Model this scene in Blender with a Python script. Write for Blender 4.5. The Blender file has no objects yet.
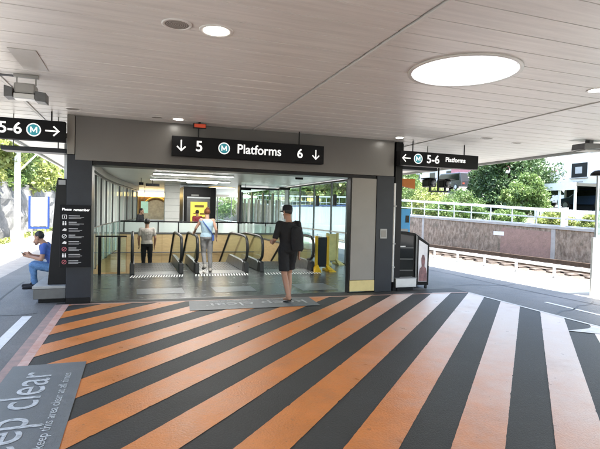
import bpy, bmesh, math, random
import numpy as np
from mathutils import Vector, Matrix
random.seed(7); rng = np.random.default_rng(7)
sc = bpy.context.scene
C = sc.collection
PI = math.pi
R = math.radians

# ------------------------------------------------------------------ camera
cam_d = bpy.data.cameras.new('camera'); cam = bpy.data.objects.new('camera', cam_d); C.objects.link(cam)
cam_d.sensor_width = 36; cam_d.lens = 36*474/600; cam_d.clip_start = 0.05; cam_d.clip_end = 2000
M = ((0.94419936, -0.01284274, -0.32912405), (-0.32857494, 0.03285749, -0.94390619), (0.02293653, 0.99937753, 0.02680422))
cam.matrix_world = Matrix([list(M[0])+[0], list(M[1])+[0], list(M[2])+[1.65], [0, 0, 0, 1]])
sc.camera = cam
# ------------------------------------------------------------------ sky, sun, exposure
SUN_EL, SUN_AZ = 70, 146           # azimuth clockwise from +Y
w = bpy.data.worlds.new('World'); sc.world = w; w.use_nodes = True
nt = w.node_tree; bgn = nt.nodes['Background']
sky = nt.nodes.new('ShaderNodeTexSky'); sky.sky_type = 'NISHITA'; sky.sun_disc = False
sky.sun_elevation = R(SUN_EL); sky.sun_rotation = R(SUN_AZ); sky.dust_density = 2.5; sky.air_density = 1.2
nt.links.new(sky.outputs[0], bgn.inputs[0]); bgn.inputs[1].default_value = 0.15
sd = bpy.data.lights.new('sun', 'SUN'); sd.energy = 4.0; sd.angle = R(0.6); sd.color = (1, .96, .9)
so = bpy.data.objects.new('sun', sd); C.objects.link(so)
sv = Vector((math.sin(R(SUN_AZ))*math.cos(R(SUN_EL)), math.cos(R(SUN_AZ))*math.cos(R(SUN_EL)), math.sin(R(SUN_EL))))
so.rotation_euler = sv.to_track_quat('Z', 'Y').to_euler(); so.location = (0, 0, 30)
sc.view_settings.view_transform = 'Standard'; sc.view_settings.look = 'None'
sc.view_settings.exposure = 2.85; sc.view_settings.gamma = 1
sc.render.engine = 'CYCLES'
cy = sc.cycles
cy.use_denoising = True; cy.max_bounces = 10; cy.diffuse_bounces = 6; cy.glossy_bounces = 4
cy.transparent_max_bounces = 24; cy.transmission_bounces = 6; cy.caustics_reflective = False; cy.caustics_refractive = False
cy.sample_clamp_indirect = 6

# ------------------------------------------------------------------ materials
MATS = {}
def mat(name, col, rough=.6, metal=0, noise=.12, scale=6, bump=0, bscale=60, emit=None, estr=0, col2=None, stretch=None, coat=0, rvar=0, thr=None, detail=5, spec=.5, sub=0):
    m = bpy.data.materials.new(name); m.use_nodes = True
    n = m.node_tree.nodes; l = m.node_tree.links; p = n['Principled BSDF']
    p.inputs['Roughness'].default_value = rough; p.inputs['Metallic'].default_value = metal
    p.inputs['Specular IOR Level'].default_value = spec
    if coat: p.inputs['Coat Weight'].default_value = coat
    tc = n.new('ShaderNodeTexCoord'); mp = n.new('ShaderNodeMapping'); l.new(tc.outputs['Object'], mp.inputs[0])
    if stretch: mp.inputs['Scale'].default_value = stretch
    nz = n.new('ShaderNodeTexNoise'); nz.inputs['Scale'].default_value = scale; nz.inputs['Detail'].default_value = detail; nz.inputs['Roughness'].default_value = .65
    l.new(mp.outputs[0], nz.inputs['Vector'])
    rp = n.new('ShaderNodeValToRGB'); l.new(nz.outputs[0], rp.inputs[0])
    c = np.array(col[:3], float)
    c2 = np.array(col2[:3], float) if col2 else None
    a, b = (c*(1-noise), c*(1+noise)) if c2 is None else (c, c2)
    t0, t1 = thr or (.32, .68)
    rp.color_ramp.elements[0].position = t0; rp.color_ramp.elements[1].position = t1
    rp.color_ramp.elements[0].color = (*np.clip(a, 0, 1), 1); rp.color_ramp.elements[1].color = (*np.clip(b, 0, 1), 1)
    l.new(rp.outputs[0], p.inputs['Base Color'])
    if rvar:
        mr = n.new('ShaderNodeMapRange'); l.new(nz.outputs[0], mr.inputs[0]); mr.inputs[1].default_value = .3; mr.inputs[2].default_value = .7
        mr.inputs[3].default_value = max(.02, rough-rvar); mr.inputs[4].default_value = min(1, rough+rvar); l.new(mr.outputs[0], p.inputs['Roughness'])
    if bump:
        nb = n.new('ShaderNodeTexNoise'); nb.inputs['Scale'].default_value = bscale; nb.inputs['Detail'].default_value = 4; l.new(mp.outputs[0], nb.inputs['Vector'])
        bp = n.new('ShaderNodeBump'); bp.inputs['Strength'].default_value = bump; bp.inputs['Distance'].default_value = .02
        l.new(nb.outputs[0], bp.inputs['Height']); l.new(bp.outputs[0], p.inputs['Normal'])
    if emit:
        p.inputs['Emission Color'].default_value = (*emit, 1); p.inputs['Emission Strength'].default_value = estr
    MATS[name] = m
    return m
def add_speck(m, sc_, thr, col, amount=1.0):
    "mix scattered spots of another colour into a material's base colour"
    n = m.node_tree.nodes; l = m.node_tree.links; p = n['Principled BSDF']
    src = p.inputs['Base Color'].links[0].from_socket
    tc = n.new('ShaderNodeTexCoord'); nz = n.new('ShaderNodeTexNoise'); nz.inputs['Scale'].default_value = sc_; nz.inputs['Detail'].default_value = 6; nz.inputs['Roughness'].default_value = .7
    l.new(tc.outputs['Object'], nz.inputs['Vector'])
    rp = n.new('ShaderNodeValToRGB'); rp.color_ramp.elements[0].position = thr[0]; rp.color_ramp.elements[1].position = thr[1]
    rp.color_ramp.elements[1].color = (amount, amount, amount, 1); l.new(nz.outputs[0], rp.inputs[0])
    mx = n.new('ShaderNodeMix'); mx.data_type = 'RGBA'; l.new(rp.outputs[0], mx.inputs[0]); l.new(src, mx.inputs[6]); mx.inputs[7].default_value = (*col, 1)
    l.new(mx.outputs[2], p.inputs['Base Color'])
def glass(name, tint, refl=1.0, rough=0.0, opac=0.0):
    m = bpy.data.materials.new(name); m.use_nodes = True; n = m.node_tree.nodes; l = m.node_tree.links
    n.remove(n['Principled BSDF'])
    tr = n.new('ShaderNodeBsdfTransparent'); tr.inputs[0].default_value = (*tint, 1)
    gl = n.new('ShaderNodeBsdfGlossy'); gl.inputs['Roughness'].default_value = rough; gl.inputs[0].default_value = (refl, refl, refl, 1)
    fr = n.new('ShaderNodeFresnel'); ge = n.new('ShaderNodeNewGeometry'); io = n.new('ShaderNodeMapRange'); l.new(ge.outputs['Backfacing'], io.inputs[0]); io.inputs[3].default_value = 1.45; io.inputs[4].default_value = 1/1.45; l.new(io.outputs[0], fr.inputs[0])
    nz = n.new('ShaderNodeTexNoise'); nz.inputs['Scale'].default_value = 2.0
    mth = n.new('ShaderNodeMath'); mth.operation = 'MULTIPLY_ADD'; l.new(nz.outputs[0], mth.inputs[0]); mth.inputs[1].default_value = .02; l.new(fr.outputs[0], mth.inputs[2])
    mx = n.new('ShaderNodeMixShader'); l.new(mth.outputs[0], mx.inputs[0]); l.new(tr.outputs[0], mx.inputs[1]); l.new(gl.outputs[0], mx.inputs[2])
    out = mx
    if opac:
        df = n.new('ShaderNodeBsdfDiffuse'); df.inputs[0].default_value = (.75, .8, .78, 1)
        m2 = n.new('ShaderNodeMixShader'); m2.inputs[0].default_value = opac; l.new(mx.outputs[0], m2.inputs[1]); l.new(df.outputs[0], m2.inputs[2]); out = m2
    l.new(out.outputs[0], n['Material Output'].inputs[0]); MATS[name] = m
    return m
def translucent(name, col):
    m = bpy.data.materials.new(name); m.use_nodes = True; n = m.node_tree.nodes; l = m.node_tree.links
    n.remove(n['Principled BSDF']); t = n.new('ShaderNodeBsdfTranslucent'); t.inputs[0].default_value = (*col, 1)
    d = n.new('ShaderNodeBsdfDiffuse'); d.inputs[0].default_value = (*col, 1); mx = n.new('ShaderNodeMixShader'); mx.inputs[0].default_value = .3
    l.new(t.outputs[0], mx.inputs[1]); l.new(d.outputs[0], mx.inputs[2]); l.new(mx.outputs[0], n['Material Output'].inputs[0]); MATS[name] = m
    return m
def leafmat(name, dark, light, scale=1.2):
    m = mat(name, dark, .55, col2=light, scale=scale, thr=(.35, .65), detail=8)
    n = m.node_tree.nodes; l = m.node_tree.links; p = n['Principled BSDF']
    t = n.new('ShaderNodeBsdfTranslucent'); l.new(p.inputs['Base Color'].links[0].from_socket, t.inputs[0])
    mx = n.new('ShaderNodeMixShader'); mx.inputs[0].default_value = .3
    l.new(p.outputs[0], mx.inputs[1]); l.new(t.outputs[0], mx.inputs[2]); l.new(mx.outputs[0], n['Material Output'].inputs[0])
    return m

asphalt = mat('asphalt', (.023, .0222, .0185), .6, col2=(.051, .0495, .043), scale=48, thr=(.38, .64), bump=.25, bscale=70, rvar=.1, detail=3)
add_speck(asphalt, 1.3, (.45, .75), (.05, .05, .047), .7)
add_speck(asphalt, 34, (.64, .7), (.13, .125, .115), .8)
add_speck(asphalt, 4.5, (.66, .74), (.1, .098, .092), .5); add_speck(asphalt, 11, (.72, .745), (.26, .255, .245), .8); add_speck(asphalt, .45, (.5, .7), (.022, .022, .021), .6)
def wear_glare_right(m, pale):
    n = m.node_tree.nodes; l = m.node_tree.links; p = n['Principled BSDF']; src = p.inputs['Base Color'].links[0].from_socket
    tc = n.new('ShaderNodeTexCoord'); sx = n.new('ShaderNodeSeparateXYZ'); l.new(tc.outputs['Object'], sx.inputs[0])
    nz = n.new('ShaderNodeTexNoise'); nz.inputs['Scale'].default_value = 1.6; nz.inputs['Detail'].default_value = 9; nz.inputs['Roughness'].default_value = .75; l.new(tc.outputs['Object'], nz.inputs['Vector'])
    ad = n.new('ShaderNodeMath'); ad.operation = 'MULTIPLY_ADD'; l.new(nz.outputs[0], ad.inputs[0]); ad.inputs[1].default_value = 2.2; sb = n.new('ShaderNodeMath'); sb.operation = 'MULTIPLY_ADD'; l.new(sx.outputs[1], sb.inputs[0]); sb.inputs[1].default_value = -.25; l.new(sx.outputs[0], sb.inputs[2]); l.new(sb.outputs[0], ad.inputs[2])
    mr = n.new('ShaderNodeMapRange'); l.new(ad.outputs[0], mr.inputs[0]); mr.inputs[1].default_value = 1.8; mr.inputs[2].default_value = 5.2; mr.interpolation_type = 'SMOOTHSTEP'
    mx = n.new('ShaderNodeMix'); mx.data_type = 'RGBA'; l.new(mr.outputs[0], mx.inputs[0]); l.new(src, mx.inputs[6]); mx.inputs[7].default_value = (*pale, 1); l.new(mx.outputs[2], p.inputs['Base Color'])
asphalt_old = mat('worn_asphalt', (.098, .098, .096), .6, col2=(.165, .164, .158), scale=42, thr=(.36, .66), bump=.4, bscale=50, detail=3)
add_speck(asphalt_old, .9, (.42, .7), (.19, .188, .182), .7); add_speck(asphalt_old, 30, (.64, .7), (.05, .05, .05), .7); add_speck(asphalt_old, 2.3, (.6, .7), (.085, .085, .085), .7)
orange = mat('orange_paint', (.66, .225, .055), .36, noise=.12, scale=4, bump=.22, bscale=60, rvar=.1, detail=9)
add_speck(orange, 38, (.56, .74), (.34, .12, .05), .6); add_speck(orange, 12, (.62, .72), (.2, .09, .05), .55)
add_speck(orange, 1.1, (.52, .8), (.62, .24, .1), .7)
wear_glare_right(orange, (.78, .66, .6))  # fading and bright sky reflection both painted as paler colour towards the right
add_speck(orange, 33, (.64, .72), (.1, .075, .06), .7); add_speck(orange, .8, (.56, .72), (.4, .17, .07), .4); add_speck(orange, 9, (.7, .735), (.07, .05, .045), .7)
pinkp = mat('faded_pink_paint', (.62, .36, .28), .42, noise=.14, scale=5, bump=.25, bscale=160, rvar=.1, detail=9)
add_speck(pinkp, 30, (.56, .75), (.33, .2, .16), .6)
redp = mat('worn_red_paint', (.5, .24, .18), .55, col2=(.62, .46, .4), scale=7, thr=(.3, .7), detail=9)
whitep = mat('white_paint', (.72, .72, .7), .5, noise=.1, scale=9, bump=.2, bscale=150, detail=9)
add_speck(whitep, 24, (.58, .72), (.3, .3, .3), .6)
greyp = mat('grey_floor_film', (.14, .15, .152), .45, noise=.2, scale=40, bump=.25, bscale=160, rvar=.1)
letterp = mat('pale_lettering', (.5, .52, .52), .5, noise=.25, scale=30, detail=9); add_speck(letterp, 22, (.52, .66), (.2, .21, .21), .85); add_speck(greyp, 3, (.5, .7), (.19, .2, .2), .6); add_speck(greyp, 30, (.62, .72), (.07, .07, .07), .7)
concrete = mat('concrete', (.36, .345, .32), .8, noise=.13, scale=3, bump=.25, bscale=60, detail=9)
ballast = mat('ballast', (.028, .021, .015), .9, col2=(.13, .105, .085), scale=9, bump=1, bscale=26, detail=9)
ceil_m = mat('painted_board', (.735, .72, .695), .34, noise=.10, scale=2.5, stretch=(.4, 6, 1))
ceil_r = mat('painted_board_pale', (.77, .76, .745), .34, noise=.09, scale=2.5, stretch=(.4, 6, 1))
gapm = mat('dark_gap', (.05, .047, .045), .8)
trimm = mat('aluminium_trim', (.45, .43, .41), .35, .6, noise=.05)
whitem = mat('white_enamel', (.74, .74, .72), .4, noise=.04)
greym = mat('grey_enamel', (.33, .33, .32), .4, noise=.06)
fascia = mat('taupe_cladding', (.128, .122, .113), .3, noise=.05, scale=1.2)
taupe2 = mat('pale_taupe_cladding', (.225, .212, .19), .38, noise=.06, scale=1.6)
yelp = mat('cream_yellow_panel', (.62, .5, .22), .5, noise=.08)
darkcol = mat('charcoal_cladding', (.022, .025, .031), .38, noise=.15, scale=3, spec=.25)
blackm = mat('black_enamel', (.006, .006, .007), .35, noise=.1, spec=.2)
black_r = mat('black_rubber', (.014, .014, .015), .45, noise=.15)
signm = mat('sign_black', (.005, .005, .006), .45, noise=.06, spec=.15)
ltr = mat('sign_white', (.8, .8, .78), .5, noise=.02, emit=(1, 1, .98), estr=.12)
teal = mat('sign_teal', (.02, .2, .24), .5, noise=.03, emit=(.05, .5, .6), estr=.04)
steel = mat('brushed_steel', (.5, .5, .49), .3, .9, noise=.08, scale=4, stretch=(1, 20, 1))
steel_d = mat('dark_steel', (.12, .122, .125), .38, .8, noise=.12, scale=8)
steel_m = mat('mid_steel', (.26, .265, .27), .36, .85, noise=.15, scale=6)
tile = mat('dark_tile', (.055, .06, .062), .24, noise=.2, scale=5, rvar=.06, detail=8)
patchm = mat('pale_floor_patch', (.15, .175, .19), .3, noise=.25, scale=9, detail=8)
woodm = mat('maple_cladding', (.5, .36, .185), .45, noise=.12, scale=3, stretch=(1, 1, 6))
lampm = mat('lamp_glow', (.9, .9, .88), .5, emit=(1, .95, .86), estr=9)
stripm = mat('strip_glow', (.9, .9, .9), .5, emit=(1, .98, .94), estr=7.5)
covem = mat('cove_glow', (.8, .6, .2), .5, emit=(1, .72, .25), estr=1.2)
redled = mat('red_led', (.09, .02, .01), .5, emit=(1, .1, .03), estr=.05)
postery = mat('yellow_poster', (.62, .46, .05), .5, noise=.1, emit=(1, .75, .12), estr=.1)
posterw = mat('bright_poster', (.6, .6, .62), .3, col2=(.4, .4, .46), scale=2.5, thr=(.4, .7), emit=(.9, .92, 1), estr=.03)
dkglass = mat('dark_glass', (.008, .01, .009), .08, noise=.1, spec=.3)
hall_ceil = mat('hall_ceiling_panel', (.8, .795, .785), .35, noise=.04, scale=2)
brownm = mat('brown_timber', (.11, .05, .022), .5, col2=(.3, .17, .06), scale=3, stretch=(4, 4, .4))
goldm = mat('gold_trim', (.6, .4, .12), .35, .5, noise=.1)
yel = mat('safety_yellow', (.62, .38, .015), .4, noise=.1)
bluem = mat('blue_enamel', (.012, .045, .2), .4, noise=.06)
cyanm = mat('cyan_enamel', (.02, .3, .62), .4, noise=.06)
orangem = mat('orange_enamel', (.62, .2, .03), .4, noise=.08)
stone = mat('rubble_stone', (.14, .1, .07), .9, col2=(.36, .285, .215), stretch=(1, 1, .6), scale=7, bump=1, bscale=12, detail=10, thr=(.36, .64))
add_speck(stone, 1.1, (.5, .72), (.26, .18, .125), .7); add_speck(stone, 3.2, (.56, .7), (.1, .09, .06), .8); add_speck(stone, 14, (.6, .72), (.05, .045, .035), .8)
rock = mat('grey_rock', (.075, .075, .07), .9, col2=(.15, .148, .14), scale=2.2, bump=1, bscale=7, detail=10)
add_speck(rock, 3, (.55, .7), (.06, .075, .04), .7)
pinkwall = mat('pink_render', (.34, .215, .175), .9, col2=(.25, .165, .13), scale=5, detail=9, bump=.6, bscale=14); add_speck(pinkwall, 9, (.55, .7), (.2, .13, .115), .8)
galv = mat('galvanised', (.5, .52, .54), .45, .5, noise=.1, scale=6)
rust = mat('rusty_rail', (.095, .065, .045), .6, .4, noise=.3, scale=9)
timber = mat('sleeper', (.06, .046, .036), .9, noise=.3, scale=8)
soil = mat('soil', (.05, .05, .04), .95, col2=(.07, .085, .04), scale=2, bump=.5, bscale=12)
wallw = mat('white_render', (.72, .69, .63), .8, noise=.06, scale=.6, detail=8)
pinkb = mat('pink_brick', (.52, .22, .24), .85, noise=.15, scale=4)
roofm = mat('roof_iron', (.3, .31, .33), .5, noise=.1)
carw = mat('car_white', (.7, .71, .72), .25, noise=.02, coat=.5)
carb = mat('car_navy', (.02, .035, .07), .25, noise=.05, coat=.5)
card = mat('car_black', (.02, .02, .022), .25, noise=.05, coat=.5)
tyre = mat('tyre', (.02, .02, .02), .8)
bark = mat('bark', (.1, .075, .05), .9, noise=.3, scale=8, stretch=(4, 4, .6), bump=.6, bscale=20)
leaf_d = leafmat('leaf_dark', (.02, .05, .018), (.1, .17, .06))
leaf_m = leafmat('leaf_mid', (.04, .09, .018), (.12, .19, .045))
leaf_l = leafmat('leaf_light', (.06, .12, .025), (.18, .25, .075))
leaf_y = leafmat('leaf_yellowish', (.11, .155, .035), (.33, .36, .11))
skin_l = mat('skin', (.52, .3, .21), .5, noise=.06)
skin_t = mat('skin_tan', (.36, .19, .12), .5, noise=.06)
c_black = mat('black_cloth', (.006, .006, .007), .85, noise=.2, scale=20, bump=.3, bscale=30)
c_dark = mat('charcoal_cloth', (.03, .03, .035), .85, noise=.2, scale=20, bump=.3, bscale=30)
c_grey = mat('grey_cloth', (.27, .26, .26), .85, noise=.12, scale=14, bump=.3, bscale=30)
c_beige = mat('beige_cloth', (.42, .38, .34), .85, noise=.14, scale=20, bump=.3, bscale=30)
c_blue = mat('pale_blue_cloth', (.4, .55, .66), .85, noise=.1, scale=16, bump=.3, bscale=30)
c_navy = mat('blue_cloth', (.05, .1, .32), .85, noise=.15, scale=16, bump=.3, bscale=30)
c_denim = mat('denim', (.1, .2, .36), .85, noise=.25, scale=25, bump=.3, bscale=40)
c_red = mat('maroon_cloth', (.2, .025, .03), .85, noise=.12)
h_black = mat('black_hair', (.012, .01, .009), .5, noise=.3, scale=40)
h_red = mat('auburn_hair', (.16, .055, .02), .5, noise=.3, scale=40)
eyem = mat('eye_dark', (.02, .015, .012), .2)
glass_t = glass('clear_glass', (.86, .95, .92))
glass_b = glass('teal_glass', (.62, .82, .78), opac=.12)
glass_f = glass('fogged_glass', (.88, .94, .92), opac=.6)
diff_m = translucent('skylight_acrylic', (.85, .86, .86))

# ------------------------------------------------------------------ mesh builders
class MB:
    def __init__(s): s.v = []; s.f = []; s.mi = []; s.cur = 0
    def add(s, vs, fs):
        o = len(s.v); s.v += [tuple(map(float, p)) for p in vs]
        for f in fs: s.f.append(tuple(i+o for i in f)); s.mi.append(s.cur)
    def box(s, x0, y0, z0, x1, y1, z1):
        s.add([(x0, y0, z0), (x1, y0, z0), (x1, y1, z0), (x0, y1, z0), (x0, y0, z1), (x1, y0, z1), (x1, y1, z1), (x0, y1, z1)],
              [(0, 3, 2, 1), (4, 5, 6, 7), (0, 1, 5, 4), (1, 2, 6, 5), (2, 3, 7, 6), (3, 0, 4, 7)]); return s
    def prism(s, pts, d):
        "extrude planar polygon pts (3D) along vector d"
        n = len(pts); d = Vector(d); vs = [Vector(p) for p in pts]; vs2 = [p+d for p in vs]
        s.add(vs+vs2, [tuple(range(n))[::-1], tuple(range(n, 2*n))]+[(i, (i+1) % n, n+(i+1) % n, n+i) for i in range(n)]); return s
    def sheet(s, pts): s.add(pts, [tuple(range(len(pts)))]); return s
    def tube(s, pts, r, n=8, closed=False, flat=1.0):
        pts = [Vector(p) for p in pts]; rs = r if isinstance(r, (list, tuple)) else [r]*len(pts); vs = []; k = len(pts); prev = None
        for i, p in enumerate(pts):
            if closed: t = pts[(i+1) % k]-pts[i-1]
            else: t = (pts[min(i+1, k-1)]-pts[max(i-1, 0)])
            t.normalize()
            u = prev - t*prev.dot(t) if prev is not None else None
            if u is None or u.length < 1e-4:
                u = t.cross(Vector((0, 0, 1)))
                if u.length < 1e-3: u = t.cross(Vector((0, 1, 0)))
            u.normalize(); prev = u; v = t.cross(u)
            for j in range(n): a = 2*PI*j/n; vs.append(p+(u*math.cos(a)*flat+v*math.sin(a))*rs[i])
        fs = []
        for i in range(k if closed else k-1):
            for j in range(n):
                a, b = i*n+j, i*n+(j+1) % n; c, d = ((i+1) % k)*n+(j+1) % n, ((i+1) % k)*n+j; fs.append((a, b, c, d))
        if not closed: fs += [tuple(range(n))[::-1], tuple(range((k-1)*n, k*n))]
        s.add(vs, fs); return s
    def lathe(s, prof, c=(0, 0, 0), n=24, axis='z'):
        vs = []; k = len(prof)
        for (r, h) in prof:
            for j in range(n):
                a = 2*PI*j/n; x, y = r*math.cos(a), r*math.sin(a)
                q = (x, y, h) if axis == 'z' else ((x, -h, y) if axis == 'y' else (h, x, y))
                vs.append((c[0]+q[0], c[1]+q[1], c[2]+q[2]))
        fs = [(i*n+j, i*n+(j+1) % n, (i+1)*n+(j+1) % n, (i+1)*n+j) for i in range(k-1) for j in range(n)]
        if len(prof) == 2 and abs(prof[0][1]-prof[1][1]) < 1e-9: s.add(vs, fs); return s
        if prof[0][0] > 1e-6: fs.append(tuple(range(n))[::-1])
        if prof[-1][0] > 1e-6: fs.append(tuple(range((k-1)*n, k*n)))
        s.add(vs, fs); return s
    def cap(s, p, q, r1, r2, n=12):
        "tapered capsule"
        p, q = Vector(p), Vector(q); t = (q-p); L = max(t.length, 1e-5); t.normalize()
        pts = []; rs = []
        for k in range(4): a = PI/2*(k+.25)/4; pts.append(p-t*r1*math.cos(a)); rs.append(r1*math.sin(a))
        for k in range(5): f = k/4; pts.append(p.lerp(q, f)); rs.append(r1+(r2-r1)*f)
        for k in range(3, -1, -1): a = PI/2*(k+.25)/4; pts.append(q+t*r2*math.cos(a)); rs.append(r2*math.sin(a))
        # drop coincident middle duplicates
        P = [pts[0]]; Q = [rs[0]]
        for a, b in zip(pts[1:], rs[1:]):
            if (a-P[-1]).length > 1e-5: P.append(a); Q.append(b)
        s.tube(P, Q, n); return s
    def loft(s, rings, n=20):
        "rings: (centre, rx, ry) ellipses in the xy plane, closed at both ends"
        vs = []; k = len(rings)
        for (c, rx, ry) in rings:
            for j in range(n): a = 2*PI*j/n; vs.append((c[0]+rx*math.cos(a), c[1]+ry*math.sin(a), c[2]))
        fs = [(i*n+j, i*n+(j+1) % n, (i+1)*n+(j+1) % n, (i+1)*n+j) for i in range(k-1) for j in range(n)]
        fs += [tuple(range(n))[::-1], tuple(range((k-1)*n, k*n))]; s.add(vs, fs); return s
    def ell(s, c, rx, ry, rz, n=14):
        rings = []
        for k in range(1, n): a = PI*k/n; rings.append(((c[0], c[1], c[2]-rz*math.cos(a)), rx*math.sin(a), ry*math.sin(a)))
        s.loft(rings, 16); return s
    def mesh(s, name, mats, smooth=False):
        me = bpy.data.meshes.new(name); me.from_pydata(s.v, [], s.f)
        for m in (mats if isinstance(mats, (list, tuple)) else [mats]): me.materials.append(m)
        if len(me.materials) > 1: me.polygons.foreach_set('material_index', s.mi)
        if smooth: me.polygons.foreach_set('use_smooth', [True]*len(me.polygons))
        bm = bmesh.new(); bm.from_mesh(me); bmesh.ops.recalc_face_normals(bm, faces=bm.faces); bm.to_mesh(me); bm.free()
        me.update(); return me
    def build(s, name, mats, parent=None, smooth=False, bevel=0):
        o = bpy.data.objects.new(name, s.mesh(name, mats, smooth)); C.objects.link(o)
        if parent: o.parent = parent; o.matrix_parent_inverse = Matrix.Translation(-parent.location) if parent.rotation_euler.z == 0 else parent.matrix_basis.inverted()
        if bevel:
            b = o.modifiers.new('bevel', 'BEVEL'); b.width = bevel; b.segments = 2; b.limit_method = 'ANGLE'
        return o
def tag(o, label, cat, group=None, kind=None):
    if label: o['label'] = label
    if cat: o['category'] = cat
    if group: o['group'] = group
    if kind: o['kind'] = kind
    return o
def thing(name, label, cat, loc=(0, 0, 0), rz=0, group=None):
    o = bpy.data.objects.new(name, None); C.objects.link(o); o.location = loc; o.rotation_euler = (0, 0, rz)
    o.empty_display_size = .2
    return tag(o, label, cat, group)
def struct(name, mb, m, label=None, cat=None):
    o = mb.build(name, m); o['kind'] = 'structure'
    return tag(o, label, cat)
def text(name, body, size, m, parent, origin, right, up, extrude=.0015, align='CENTER', squash=1.0, offset=0.0):
    cu = bpy.data.curves.new(name, 'FONT'); cu.body = body; cu.size = size; cu.extrude = extrude; cu.align_x = align; cu.align_y = 'CENTER'; cu.offset = offset
    tmp = bpy.data.objects.new(name+'_tmp', cu); C.objects.link(tmp)
    dg = bpy.context.evaluated_depsgraph_get(); me = bpy.data.meshes.new_from_object(tmp.evaluated_get(dg)); bpy.data.objects.remove(tmp)
    r, u = Vector(right).normalized(), Vector(up).normalized(); nn = r.cross(u); o3 = Vector(origin)
    me.transform(Matrix(((r.x*squash, u.x, nn.x, o3.x), (r.y*squash, u.y, nn.y, o3.y), (r.z*squash, u.z, nn.z, o3.z), (0, 0, 0, 1))))
    me.materials.clear(); me.materials.append(m)
    o = bpy.data.objects.new(name, me); C.objects.link(o)
    if parent: o.parent = parent; o.matrix_parent_inverse = parent.matrix_basis.inverted()
    return o
def rect(x0, y0, x1, y1, z): return [(x0, y0, z), (x1, y0, z), (x1, y1, z), (x0, y1, z)]

# ================================================================== GROUND
VX0, VX1, VY0, VY1 = -1.0, 4.86, 12.62, 20.0      # escalator well
g = MB()
g.sheet(rect(-1.23, -60, 6.55, 8.95, 0)); g.sheet([(6.55, -60, 0), (6.56, -60, 0), (6.82, 8.38, 0), (6.82, 8.95, 0), (6.55, 8.95, 0)])
ga = MB(); ga.sheet(rect(-2.85, -60, -1.23, 8.95, 0)); ga.sheet([(6.56, -60, 0), (8.95, -60, 0), (8.95, 8.95, 0), (6.82, 8.95, 0), (6.82, 8.38, 0)]); ga.sheet(rect(-2.85, 8.95, -1.06, 20, 0)); ga.sheet([(5.3, 8.95, 0), (8.95, 8.95, 0), (8.95, 20, 0), (6.46, 20, 0), (6.46, 12.62, 0)])
ga.sheet(rect(-2.85, 34.2, 8.95, 90, 0))
ga.sheet(rect(6.46, 20, 8.95, 34.2, 0)); ga.sheet(rect(-2.85, 20, -1.06, 34.2, 0))
struct('ground', ga, asphalt_old)
ground = struct('ground', g, asphalt)
pv = struct('pavement', MB().sheet(rect(8.95, -60, 11.3, 200, 0)), concrete)
pv2 = struct('pavement', MB().sheet(rect(-5.25, -60, -2.85, 200, 0)), concrete)
tb = struct('track_bed', MB().sheet(rect(11.3, -60, 14.45, 200, -.004)), ballast)
base = struct('terrain', MB().sheet([(-400, -400, -8), (400, -400, -8), (400, 400, -8), (-400, 400, -8)]), soil)
hf = MB()
hf.sheet([(-1.06, 8.95, 0), (5.3, 8.95, 0), (6.46, VY0, 0), (-1.06, VY0, 0)]); hf.sheet(rect(VX1, VY0, 6.46, VY1, 0)); hf.sheet(rect(-1.06, VY1+.2, 6.46, 34.2, 0))
hall_floor = struct('floor', hf, tile)

# painted markings (surface pattern of the ground)
def clip(poly, a, b, c):
    out = []
    for i in range(len(poly)):
        p, q = poly[i], poly[(i+1) % len(poly)]; dp = a*p[0]+b*p[1]-c; dq = a*q[0]+b*q[1]-c
        if dp <= 0: out.append(p)
        if dp*dq < 0: t = dp/(dp-dq); out.append((p[0]+(q[0]-p[0])*t, p[1]+(q[1]-p[1])*t))
    return out
s2 = math.sqrt(2)
for k in range(-9, 13):
    u0 = -2.462+.672*k; u1 = u0+.345
    P = []
    ts = np.arange(-1.5, 12.5, .035); jit = lambda: rng.normal(0, .0009)+(-.007 if rng.random() < .02 else 0)
    for (u, t) in [(u0-jit(), t) for t in ts]+[(u1+jit(), t) for t in ts[::-1]]: P.append(((u+t)/s2, (t-u)/s2))
    P = clip(P, -1, 0, 1.12); P = clip(P, 1, -.0281, 6.555); P = clip(P, .04, 1, 8.72); P = clip(P, 0, -1, 3.0)
    if len(P) > 2:
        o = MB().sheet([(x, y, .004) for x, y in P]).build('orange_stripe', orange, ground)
# edge lines
MB().sheet([(-1.12, -3, .006), (-1.02, -3, .006), (-1.02, 8.76, .006), (-1.12, 8.76, .006)]).build('red_edge_line', redp, ground)
MB().sheet([(-1.235, -3, .004), (-1.122, -3, .004), (-1.122, 8.78, .004), (-1.235, 8.78, .004)]).build('faded_edge_line', mat('faded_line', (.42, .27, .23), .6, col2=(.24, .2, .185), scale=8, thr=(.35, .7), detail=9), ground)
MB().sheet([(-1.0, 8.70, .006), (6.76, 8.335, .006), (6.78, 8.40, .006), (-1.0, 8.76, .006)]).build('front_edge_line', pinkp, ground)
MB().sheet([(6.49, -3, .006), (6.56, -3, .006), (6.81, 8.38, .006), (6.74, 8.38, .006)]).build('white_edge_line', whitep, ground)
MB().sheet(rect(-1.56, 6.1, -1.43, 7.95, .004)).build('white_dash', whitep, ground)
MB().sheet(rect(-1.56, 1.5, -1.43, 4.2, .004)).build('white_dash', whitep, ground)
MB().sheet([(7.32, 1.0, .004), (7.42, 1.0, .004), (7.62, 7.1, .004), (7.53, 7.1, .004)]).build('white_lane_line', whitep, ground)
MB().sheet([(5.98, 5.2, .008), (6.62, 4.62, .008), (6.60, 5.3, .008), (6.42, 5.22, .008)]).build('white_arrow', whitep, ground)
tar = mat('tar_joint', (.02, .02, .021), .5, noise=.2)
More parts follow.
